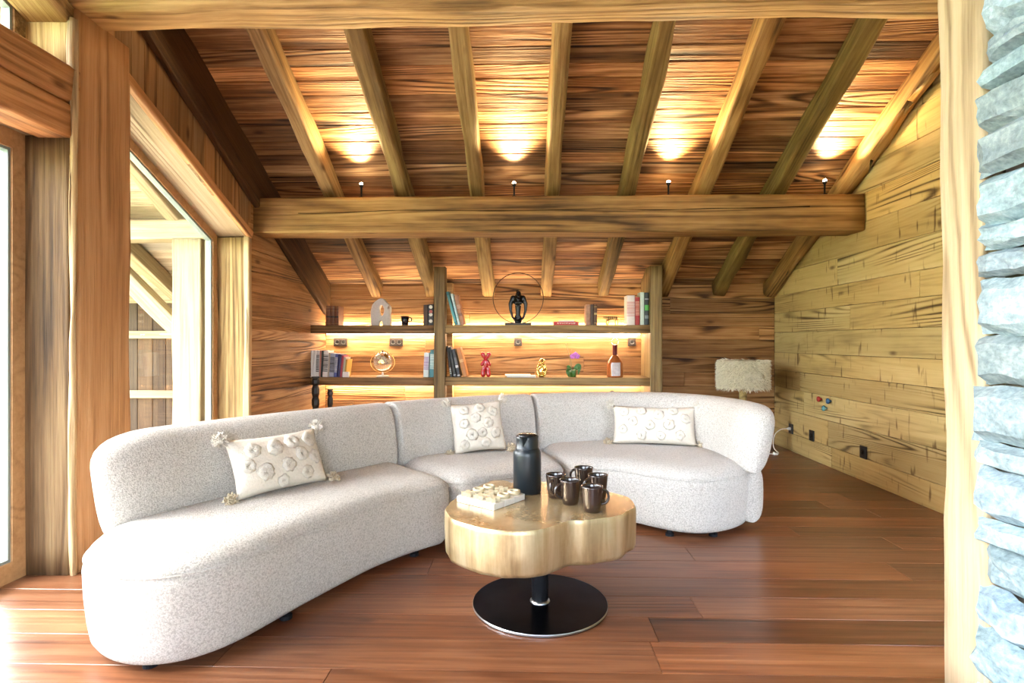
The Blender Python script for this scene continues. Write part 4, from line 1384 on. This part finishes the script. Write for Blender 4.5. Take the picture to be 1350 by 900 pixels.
# pair of dark books by the post
book(558.2, 564.2, 0.222, SHU, (0.055, 0.03, 0.02), 'plain dark brown book beside the bookcase post', GU, y=6.12, leather=True)
o = book(564.6, 571.4, 0.228, SHU, (0.02, 0.02, 0.022), 'black book with white round motifs down the spine', GU, y=6.12)
bk = [c for c in o.children if c.name.startswith('cover')][0]
for k2, zz in enumerate((0.045, 0.115, 0.155, 0.205)):
    mesh('spine_motif', *xf(lathe([(0.0, 0.0), (0.019, 0.0), (0.019, 0.0012), (0, 0.0012)], 20), Matrix.Translation((0, -0.002, zz - 0.008 * (k2 > 1))) @ Matrix.Rotation(PI / 2, 4, 'X')), M_COVER, bk, color=((0.7, 0.66, 0.58), (0.6, 0.58, 0.5), (0.45, 0.10, 0.08), (0.7, 0.66, 0.58))[k2])
# leaning books right of the post (upper)
def leaning(u_bot, th, h, ang_, zt, col, label, group, y=6.12, bands=None, depth=0.17):
    xb_ = yx(u_bot, y)
    return book(0, 0, h, zt, col, label, group, tilt=math.radians(ang_), y=y, x=(xb_ - th / 2, xb_ + th / 2), bands=bands, depth=depth)
leaning(601.2, 0.030, 0.37, 15, SHU + .001, (0.05, 0.23, 0.26), 'tall teal book leaning on the bookcase post', GU, bands=[(0.1, 0.9, (0.10, 0.36, 0.38))])
leaning(605.2, 0.026, 0.345, 13.5, SHU + .001, (0.55, 0.68, 0.68), 'pale blue book leaning between the teal one and the brown one', GU, bands=lettering(.2, .8, (0.3, 0.45, 0.5), 8, 4))
leaning(609.8, 0.044, 0.325, 12.5, SHU + .001, (0.36, 0.17, 0.085), 'brown picture book leaning against pale blue book', GU, bands=[(0.55, 0.68, (0.5, 0.3, 0.2)), (0.3, 0.4, (0.2, 0.1, 0.06))])
# brown books right of the lying one
book(772.6, 778.6, 0.222, SHU, (0.42, 0.22, 0.13), 'tan leather book, left one of a pair beside the cat figurine', GU, leather=True, y=6.12)
book(778.8, 783.0, 0.224, SHU, (0.085, 0.05, 0.03), 'dark brown leather book between the tan one and another dark one', GU, leather=True, y=6.12)
book(783.2, 787.2, 0.222, SHU, (0.13, 0.06, 0.03), 'dark leather book with gold rules beside the cat figurine', GU, leather=True, y=6.12, bands=[(0.1, 0.12, (0.5, 0.35, 0.1)), (0.5, 0.6, (0.4, 0.28, 0.1)), (0.88, 0.9, (0.5, 0.35, 0.1))])
# four books against the second post
book(826.5, 837.0, 0.318, SHU, (0.76, 0.68, 0.62), 'thick white book at the end of the row by the second post', GU, y=6.12, bands=lettering(.3, .8, (0.62, 0.30, 0.26), 6, 9))
book(837.6, 843.6, 0.30, SHU, (0.36, 0.018, 0.016), 'dark red book standing between two white books', GU, y=6.12, bands=lettering(.35, .85, (0.6, 0.3, 0.2), 6, 12))
book(844.2, 849.4, 0.352, SHU, (0.62, 0.72, 0.64), 'tall pale green book beside the dark red one', GU, y=6.12)
book(850.0, 855.6, 0.348, SHU, (0.022, 0.03, 0.03), 'black book with a bright green block on its spine', GU, y=6.12, bands=[(0.45, 0.62, (0.08, 0.42, 0.06)), (0.2, 0.3, (0.2, 0.22, 0.22)), (0.78, 0.82, (0.3, 0.3, 0.3))])
# lower shelf, row of magazines and books
rowb = [(408.0, 411.8, 0.288, (0.66, 0.62, 0.58), 'white magazine spine, first in the row by the wall'),
        (412.0, 415.8, 0.288, (0.72, 0.69, 0.65), 'white magazine spine, second in the row by the wall'),
        (416.0, 420.0, 0.288, (0.70, 0.67, 0.64), 'white magazine with black lettering, third in the row'),
        (420.3, 422.2, 0.288, (0.50, 0.20, 0.15), 'thin rust coloured book after the white magazines'),
        (422.4, 424.4, 0.285, (0.025, 0.03, 0.025), 'thin black book among the white magazines'),
        (424.8, 431.2, 0.286, (0.78, 0.75, 0.70), 'thick white book after the thin black one'),
        (431.4, 433.4, 0.262, (0.45, 0.38, 0.30), 'thin beige book beside the thick white one'),
        (433.6, 439.6, 0.255, (0.36, 0.40, 0.52), 'grey blue book in the middle of the lower row'),
        (439.8, 443.4, 0.250, (0.10, 0.12, 0.34), 'blue book beside the grey blue one'),
        (443.6, 447.6, 0.245, (0.035, 0.035, 0.13), 'navy book beside the blue one'),
        (447.8, 450.4, 0.232, (0.40, 0.06, 0.10), 'thin crimson book beside the navy one'),
        (450.6, 453.2, 0.215, (0.55, 0.50, 0.42), 'small cream book beside the crimson one'),
        (453.4, 455.8, 0.19, (0.62, 0.40, 0.10), 'small yellow book, last in the row of the lower shelf')]
for i, (a, b2, h, col, lab) in enumerate(rowb):
    tl = -2.0 if i < 7 else -4.0
    tl = -1.2 - 0.42 * i
    book(a, b2, h, SHL + .0005, col, lab, GL, tilt=math.radians(tl), y=6.10, bands=lettering(.2, .85, tuple(min(1, max(.02, (0.05 if sum(col) > 1.2 else 0.6))) for _ in range(3)), 5, i) if i in (2, 5, 7, 8) else None)
o = tag(mesh('card_box', *box(-0.032, 0.032, -0.02, 0.02, 0, 0.058, 0.003), M_WHITEP, loc=(yx(456.3, 6.085), 6.085, SHL + .0005), rot=(0, 0, 0.1)), 'small white box in front of the end of the book row', 'box')
# two books by the post, lower
book(558.0, 564.8, 0.262, SHL, (0.62, 0.68, 0.68), 'white book with purple lettering beside the post on the lower shelf', GL, tilt=math.radians(-2), y=6.12, bands=lettering(.3, .85, (0.30, 0.18, 0.36), 5, 31))
book(566.0, 571.6, 0.292, SHL, (0.06, 0.22, 0.26), 'teal book with white lettering beside the post on the lower shelf', GL, tilt=math.radians(-2), y=6.12, bands=lettering(.3, .85, (0.6, 0.75, 0.75), 5, 32))
# leaning black books, lower
leaning(594.8, 0.024, 0.335, 7.5, SHL + .001, (0.018, 0.02, 0.022), 'black book leaning on the post, first of three on the lower shelf', GL, bands=lettering(.1, .3, (0.4, 0.4, 0.38), 5, 41))
leaning(599.8, 0.030, 0.325, 10.5, SHL + .001, (0.022, 0.024, 0.026), 'black book leaning between two other black books on the lower shelf', GL, bands=[(0.05, 0.08, (0.5, 0.5, 0.5))])
leaning(605.2, 0.034, 0.305, 12, SHL + .001, (0.03, 0.034, 0.038), 'black book with a white badge leaning next to the orange one', GL, bands=[(0.33, 0.42, (0.6, 0.6, 0.58)), (0.45, 0.7, (0.10, 0.11, 0.12)), (0.04, 0.08, (0.5, 0.5, 0.5))])
leaning(613.5, 0.046, 0.32, 14, SHL + .001, (0.42, 0.17, 0.05), 'orange brown picture book, last of the leaning row on the lower shelf', GL, bands=[(0.5, 0.6, (0.6, 0.35, 0.15))])

# lying red book with a pale one on top
def lying(name, u0, u1, z0, th, dep, col, label, y=6.10, rz=0.0, pages=M_PAPER):
    xa, xb = yx(u0, y), yx(u1, y)
    o = tag(empty(name, ((xa + xb) / 2, y, z0), rz), label, 'book', GU if z0 > 1 else GL)
    L = (xb - xa) / 2
    c = 0.0028
    cv = mesh('cover', *join(box(-L, L, 0, dep, 0, c), box(-L, L, 0, dep, th - c, th), box(-L, L, 0, 0.004, c, th - c)), M_COVER, o, color=col)
    mesh('pages', *box(-L + .003, L - .003, 0.005, dep - .004, c, th - c), pages, o)
    return o, cv, L
o, cv, L = lying('book', 730, 763, SHU + .0005, 0.038, 0.2, (0.45, 0.014, 0.016), 'red book lying flat with white lettering along its spine')
r_ = random.Random(5)
p = -L * 0.72
gi = 0
while p < L * 0.72:
    wd = r_.uniform(0.006, 0.011)
    hh = 0.0085
    V, F = box(p, p + wd * .3, -0.0012, 0.0, 0.019 - hh, 0.019 + hh)
    q = box(p, p + wd, -0.0012, 0.0, 0.019 + hh - .004 - r_.choice((0, .007)), 0.019 + hh - r_.choice((0, .007)))
    mesh('letter', *join((V, F), q), M_COVER, cv, color=(0.85, 0.75, 0.68))
    p += wd + r_.uniform(0.004, 0.006)
    gi += 1
lying('book', 737, 757, SHU + .0390, 0.013, 0.15, (0.70, 0.74, 0.70), 'thin pale book lying on top of the red book')
# flat magazines on the lower shelf
lying('magazine', 668, 706, SHL + .0005, 0.016, 0.2, (0.52, 0.50, 0.47), 'pale magazine lying flat between the red figure and the gold monkey', rz=-0.04)
o, cv, L = lying('magazine', 666, 700, SHL + .0170, 0.010, 0.18, (0.75, 0.73, 0.70), 'thin white magazine lying on top of the pale one', rz=0.05)

# ceramic vase with openings: silhouette extruded, two holes
vs = tag(empty('ceramic_vase', (yx(502.5, 6.22), 6.22, SHU)), 'grey organic ceramic sculpture vase with openings on the upper shelf', 'vase')
def vase_shell():
    bm = bmesh.new()
    outl = [(-.105, 0), (-.108, .08), (-.108, .16), (-.092, .225), (-.06, .262), (-.025, .288), (.008, .300), (.035, .290), (.055, .262), (.085, .240), (.108, .205), (.112, .17), (.104, .13), (.110, .07), (.108, 0),
            (.022, 0), (.020, .035), (.004, .058), (-.014, .04), (-.02, 0)]
    o1 = [Vector((x_, 0, z_)) for x_, z_ in outl]
    hole = [(0.012 + .026 * math.cos(a), 0, .165 + .058 * math.sin(a)) for a in [2 * PI * i / 18 for i in range(18)]]
    hole2 = [(0.088 + .010 * math.cos(a), 0, .195 + .018 * math.sin(a)) for a in [2 * PI * i / 10 for i in range(10)]]
    edges = []
    for lp_ in (o1, [Vector(h_) for h_ in hole], [Vector(h_) for h_ in hole2]):
        vv = [bm.verts.new(p_) for p_ in lp_]
        edges += [bm.edges.new((vv[i], vv[(i + 1) % len(vv)])) for i in range(len(vv))]
    bmesh.ops.triangle_fill(bm, edges=edges, use_beauty=True)
    ret = bmesh.ops.extrude_face_region(bm, geom=list(bm.faces))
    bmesh.ops.translate(bm, vec=(0, 0.075, 0), verts=[e for e in ret['geom'] if isinstance(e, bmesh.types.BMVert)])
    bmesh.ops.recalc_face_normals(bm, faces=bm.faces)
    bm.verts.index_update()
    out_ = [v_.co - Vector((0, .0375, 0)) for v_ in bm.verts], [tuple(v_.index for v_ in f_.verts) for f_ in bm.faces]
    bm.free()
    return out_
o = mesh('vessel', *vase_shell(), M_CERAMIC, vs)
remesh(o, 0.006)
o.modifiers['soften'].iterations = 8

# black espresso cup
o = tag(empty('espresso_cup', (yx(534, 6.14), 6.14, SHU), 0.1), 'small black cup on the upper shelf beside dark books', 'cup')
mesh('bowl', *lathe([(0, 0), (0.030, 0), (0.034, 0.004), (0.040, 0.05), (0.046, 0.098), (0.043, 0.098), (0.036, 0.05), (0.03, 0.01), (0, 0.008)], 28), M_JUGLID, o, smooth=True)
mesh('handle', *tube([(0.040, 0, 0.085)] + [(0.046 + 0.026 * math.sin(a), 0, 0.062 + 0.022 * math.cos(a)) for a in [PI * i / 10 for i in range(11)]] + [(0.037, 0, 0.038)], 0.006, 8), M_JUGLID, o, smooth=True)

# ring sculpture with bowed figure
rs_ = tag(empty('ring_sculpture', (yx(683, 6.2), 6.2, SHU)), 'black bronze bowed figure sculpture inside a thin wire ring', 'sculpture')
mesh('plinth', *box(-0.143, 0.143, -0.06, 0.06, 0, 0.028, 0.002), M_BLKWOOD, rs_)
R = 33.2 * KS
mesh('wire_ring', *tube([(R * math.cos(a), 0.03, 0.024 + R + R * math.sin(a)) for a in [2 * PI * i / 72 for i in range(72)]], 0.0042, 8, closed=True), M_RING, rs_, smooth=True)
parts = [ellipsoid((0.004, -.012, .338), (.031, .036, .040)), ellipsoid((0.006, -.036, .312), (.022, .026, .026)), ellipsoid((-.006, 0.012, .374), (.020, .022, .018)),
         capsule((0, .012, .30), (0, .004, .17), .046, .030), ellipsoid((0, .008, .27), (.072, .045, .045)), capsule((0, 0, .17), (0, 0, .08), .028, .026),
         ellipsoid((-.024, -.03, .245), (.024, .02, .026)), ellipsoid((.024, -.03, .245), (.024, .02, .026))]
for sx in (-1, 1):
    parts += [capsule((sx * .055, .005, .30), (sx * .083, 0, .235), .030, .023), capsule((sx * .083, 0, .235), (sx * .082, -.008, .165), .022, .017),
              capsule((sx * .082, -.008, .165), (sx * .060, -.02, .085), .016, .012), capsule((sx * .060, -.02, .085), (sx * .018, -.03, .045), .012, .014),
              capsule((sx * .018, 0, .09), (sx * .022, -.012, .045), .022, .018)]
parts.append(ellipsoid((0, -.015, .042), (.045, .042, .018)))
remesh(mesh('figure', *join(*parts), M_BRONZE, rs_), 0.006)

# cat figurine in gilt wire
cf_ = tag(empty('cat_figurine', (yx(807, 6.14), 6.14, SHU)), 'small striding gilt cat figurine with dark markings on the upper shelf', 'figurine')
parts = [capsule((-.05, 0, .072), (.04, 0, .076), .017, .015), ellipsoid((-.046, 0, .070), (.022, .016, .02)), capsule((-.06, 0, .08), (-.085, 0, .085), .012, .012), ellipsoid((-.09, 0, .085), (.015, .011, .012)),
         capsule((-.094, .006, .096), (-.094, .006, .104), .004, .002), capsule((-.094, -.006, .096), (-.094, -.006, .104), .004, .002),
         capsule((-.05, -.01, .065), (-.068, -.01, .035), .009, .006), capsule((-.068, -.01, .035), (-.058, -.01, .006), .006, .006),
         capsule((-.044, .01, .065), (-.035, .01, .035), .009, .006), capsule((-.035, .01, .035), (-.045, .01, .006), .006, .006),
         capsule((.038, -.01, .07), (.028, -.01, .035), .011, .006), capsule((.028, -.01, .035), (.036, -.01, .006), .006, .006),
         capsule((.044, .01, .07), (.062, .01, .038), .011, .006), capsule((.062, .01, .038), (.058, .01, .006), .006, .006),
         tube([(.05, 0, .08), (.075, 0, .082), (.09, 0, .06), (.093, 0, .035), (.104, 0, .03)], .005, 8)]
remesh(mesh('body', *join(*parts), plain('aged brass', (0.42, 0.29, 0.10), 0.35, metal=0.7), cf_), 0.0035)
for i in range(5):
    x = -.04 + .02 * i
    mesh('stripe', *tube([(x, -.019, .064), (x + .004, -.014, .086), (x + .004, 0, .0955 - .001 * i)], .0028, 6), M_BLKWOOD, cf_)

# globe
gb = tag(empty('globe', (yx(504.5, 6.2), 6.2, SHL)), 'small clear globe in a gilt ring stand on the lower shelf', 'globe')
mesh('base', *lathe([(0, 0), (0.07, 0), (0.072, 0.006), (0.06, 0.012), (0.012, 0.02), (0.009, 0.05), (0, 0.05)], 32), M_BONE, gb, smooth=True)
mesh('meridian_ring', *tube([(0.133 * math.cos(a), 0.0, 0.158 + 0.112 * math.sin(a) * 1.0) for a in [2 * PI * i / 48 for i in range(48)]], 0.004, 8, closed=True), M_GOLD, gb, smooth=True)
gs = mesh('sphere', *ellipsoid((0, 0, 0.165), (0.102, 0.102, 0.102), 32, 20), plain('smoky globe glass', (0.80, 0.72, 0.60), 0.12, trans=0.75), gb, smooth=True)
r_ = random.Random(11)
for i in range(5):
    a, ph = (-1.9 + .35 * i, 0.9 + 0.35 * ((i * 2) % 3))
    c = Vector((math.cos(a) * math.sin(ph), math.sin(a) * math.sin(ph), math.cos(ph)))
    V = [Vector((0, 0, 0.165)) + c * 0.1035]
    t1, t2_ = c.orthogonal().normalized(), c.cross(c.orthogonal()).normalized()
    nn = 12
    for k2 in range(nn):
        b2 = 2 * PI * k2 / nn
        rr = r_.uniform(0.02, 0.042)
        V.append(Vector((0, 0, 0.165)) + (c * 0.1035 + t1 * rr * math.cos(b2) + t2_ * rr * math.sin(b2)).normalized() * 0.1035)
    mesh('continent', V, [(0, 1 + k2, 1 + (k2 + 1) % nn) for k2 in range(nn)], M_GOLD if i % 2 else M_BRASS, gs)
mesh('finial', *ellipsoid((0, 0, 0.278), (0.009, 0.009, 0.012), 12, 8), M_BLKWOOD, gb, smooth=True)

# red balloon figure
rf = tag(empty('balloon_figure', (yx(640.5, 6.16), 6.16, SHL)), 'glossy red balloon style figurine with two ears on the lower shelf', 'figurine')
mesh('body', *join(capsule((0, 0, .172), (0, 0, .118), .027, .029), ellipsoid((0, -.004, .198), (.022, .024, .022))), M_REDGLOSS, rf, smooth=True)
for s2 in (-1, 1):
    mesh('ear', *capsule((s2 * .016, 0, .212), (s2 * .033, 0, .245), .018, .024), M_REDGLOSS, rf, smooth=True)
    mesh('arm', *capsule((s2 * .022, -.014, .172), (s2 * .040, -.022, .138), .016, .019), M_REDGLOSS, rf, smooth=True)
    mesh('leg', *join(capsule((s2 * .019, 0, .10), (s2 * .026, 0, .068), .023, .025), capsule((s2 * .027, -.002, .058), (s2 * .029, -.006, .026), .026, .026)), M_REDGLOSS, rf, smooth=True)

# gold monkey
gm = tag(empty('monkey_figurine', (yx(714, 6.15), 6.15, SHL)), 'sitting gold monkey figurine on the lower shelf', 'figurine')
parts = [ellipsoid((0.004, 0, .172), (.030, .03, .032)), ellipsoid((0.006, -.026, .162), (.016, .014, .014)), ellipsoid((-.026, 0, .176), (.009, .006, .012)), ellipsoid((.034, 0, .176), (.009, .006, .012)),
         capsule((0, .008, .125), (0, .012, .06), .032, .042), capsule((-.028, 0, .13), (-.046, -.012, .085), .014, .012), capsule((-.046, -.012, .085), (-.012, -.03, .115), .012, .011),
         capsule((.028, 0, .13), (.046, -.012, .09), .014, .012), capsule((.046, -.012, .09), (.014, -.034, .06), .012, .011),
         capsule((-.03, 0, .04), (-.044, -.03, .07), .018, .014), capsule((-.044, -.03, .07), (-.026, -.045, .014), .014, .011), capsule((-.026, -.045, .014), (-.03, -.062, .010), .011, .009),
         capsule((.03, 0, .04), (.044, -.03, .07), .018, .014), capsule((.044, -.03, .07), (.026, -.045, .014), .014, .011), capsule((.026, -.045, .014), (.03, -.062, .010), .011, .009),
         ellipsoid((0, .005, .02), (.045, .04, .02)), tube([(-.03, .03, .02), (-.062, .02, .022), (-.07, 0, .04), (-.062, -.01, .055)], .007, 8)]
remesh(mesh('body', *join(*parts), M_GOLD, gm), 0.0045)

# orchid
oc = tag(empty('orchid', (yx(755, 6.18), 6.18, SHL)), 'small orchid with drooping green leaves and purple flowers', 'plant')
mesh('pot', *lathe([(0, 0), (0.034, 0), (0.042, 0.07), (0.045, 0.075), (0.04, 0.075), (0.036, 0.06), (0, 0.06)], 24), M_LEAF, oc, smooth=True)
def leaf(base_, tip, bend, wd, parent):
    base_, tip = Vector(base_), Vector(tip)
    mid = (base_ + tip) / 2 + Vector(bend)
    V, F = [], []
    nn = 10
    for i in range(nn + 1):
        s_ = i / nn
        p = base_ * (1 - s_) ** 2 + mid * 2 * s_ * (1 - s_) + tip * s_ * s_
        tg = ((mid - base_) * (1 - s_) + (tip - mid) * s_).normalized()
        sd2 = tg.cross(Vector((0, -1, 0.35))).normalized()
        nr = sd2.cross(tg)
        w2 = wd * math.sin(PI * (0.08 + 0.92 * s_) ** 0.8) + 0.002
        if i == nn:
            w2 = 0.002
        for q, lft in ((-1, .004), (-.5, 0.001), (0, -.002), (.5, .001), (1, .004)):
            V.append(p + sd2 * w2 * q + nr * lft)
    for i in range(nn):
        for q in range(4):
            k2 = i * 5 + q
            F.append((k2, k2 + 1, k2 + 6, k2 + 5))
    o2 = mesh('leaf', V, F, M_LEAF, parent, smooth=True)
    sol = o2.modifiers.new('thickness', 'SOLIDIFY')
    sol.thickness = 0.003
    return o2
leaf((-.01, -.02, .075), (-.045, -.07, .005), (-.05, -.05, .05), .026, oc)
leaf((.0, -.03, .075), (.0, -.08, .008), (.005, -.06, .06), .024, oc)
leaf((.01, -.01, .078), (.055, -.05, .03), (.05, -.04, .09), .024, oc)
leaf((.015, .0, .08), (.085, -.02, .085), (.03, -.01, .09), .020, oc)
leaf((-.015, .0, .08), (-.05, .03, .09), (-.03, .01, .05), .018, oc)
mesh('stem', *tube(catmull([(-.015, 0, .07), (-.028, -.005, .16), (-.05, -.01, .28), (-.075, -.01, .37)], 5), .0032, 8), M_STEM, oc, smooth=True)
mesh('stem', *tube(catmull([(-.005, 0, .07), (-.018, -.01, .18), (-.02, -.012, .26), (-.012, -.014, .30)], 5), .0032, 8), M_STEM, oc, smooth=True)
mesh('flower_stem', *tube(catmull([(-.018, -.01, .20), (0.0, -.02, .235), (.03, -.025, .24), (.055, -.025, .245)], 5), .0022, 6), M_STEM, oc, smooth=True)
for (fx, fz) in ((-.004, .225), (.028, .245), (.048, .225)):
    fl_ = []
    for k2 in range(5):
        a = 2 * PI * k2 / 5 + .3
        fl_.append(ellipsoid((fx + .015 * math.cos(a), -.03, fz + .015 * math.sin(a)), (.014, .004, .014), 10, 6))
    mesh('flower', *join(*fl_, ellipsoid((fx, -.035, fz), (.005, .006, .005), 8, 6)), M_PETAL, oc, smooth=True)

# decanter
dc = tag(empty('decanter', (yx(810.7, 6.17), 6.17, SHL)), 'amber decanter with wine red neck and clear ring stopper', 'bottle')
mesh('bottle', *lathe([(0, 0), (0.080, 0), (0.087, 0.006), (0.088, 0.02), (0.088, 0.145), (0.082, 0.168), (0.055, 0.205), (0.030, 0.232), (0.025, 0.24)], 40), M_AMBER, dc, smooth=True)
mesh('neck', *lathe([(0.025, 0.236), (0.026, 0.245), (0.0245, 0.335), (0.028, 0.338), (0.028, 0.346), (0.0, 0.346)], 32), M_WINERED, dc, smooth=True)
V, F = [], []
for i in range(9):
    a = -PI / 2 - .55 + 1.1 * i / 8
    V += [(0.0893 * math.cos(a), 0.0893 * math.sin(a), .018), (0.0893 * math.cos(a), 0.0893 * math.sin(a), .172 - .012)]
mesh('label_plate', V, [(2 * i, 2 * i + 2, 2 * i + 3, 2 * i + 1) for i in range(8)], M_LABEL, dc)
mesh('ring_stopper', *tube([(.036 * math.cos(a), 0, .388 + .036 * math.sin(a)) for a in [2 * PI * i / 32 for i in range(32)]], .0055, 10, closed=True), M_CLEAR, dc, smooth=True)

# black turned stands behind the sofa and an arched lantern
def stand(x, y_, h, r0, lab):
    o = tag(empty('candle_stand', (x, y_, 0)), lab, 'candle holder', 'black stands behind the sofa')
    mesh('foot', *lathe([(0, 0), (r0 * 2.2, 0), (r0 * 2.2, 0.02), (r0 * 1.2, 0.035), (0, 0.035)], 24), M_BLKWOOD, o)
    prof = []
    z = 0.035
    while z < h - 0.01:
        zz = min(z + 0.115, h)
        prof += [(r0 * .78, z), (r0 * 1.0, z + (zz - z) * .25), (r0 * 1.0, z + (zz - z) * .7), (r0 * .72, zz - .004)]
        z = zz
    prof += [(r0 * 1.05, h), (r0 * 1.05, h + .012), (0, h + .012)]
    V, F = lathe(prof, 8)
    mesh('column', V, F, M_BLKWOOD, o)
stand(yx(416, 5.75), 5.75, 0.80, 0.040, 'tall black stacked wooden stand in front of the bookcase magazines')
stand(yx(435.3, 5.85), 5.85, 0.665, 0.030, 'short black stacked wooden stand behind the sofa back')
lt = tag(empty('floor_lantern', (yx(807, 5.6), 5.6, 0)), 'black lantern behind the sofa with only its arched handle showing', 'lantern')
mesh('base', *box(-.09, .09, -.09, .09, 0, .02, .003), M_BLKWOOD, lt)
for sx in (-1, 1):
    for sy in (-1, 1):
        mesh('corner_bar', *box(sx * .08 - .006, sx * .08 + .006, sy * .08 - .006, sy * .08 + .006, .02, .46), M_BLKWOOD, lt)
mesh('roof', *lathe([(0.13, .46), (0.12, .475), (0.05, .56), (0.0, .58)], 4), M_BLKWOOD, lt)
mesh('handle', *tube([(.042 * math.cos(a), 0, .60 + .085 * math.sin(a)) for a in [PI * (i / 16 * 1.3 - .15) for i in range(17)]], .007, 8), M_BLKWOOD, lt, smooth=True)
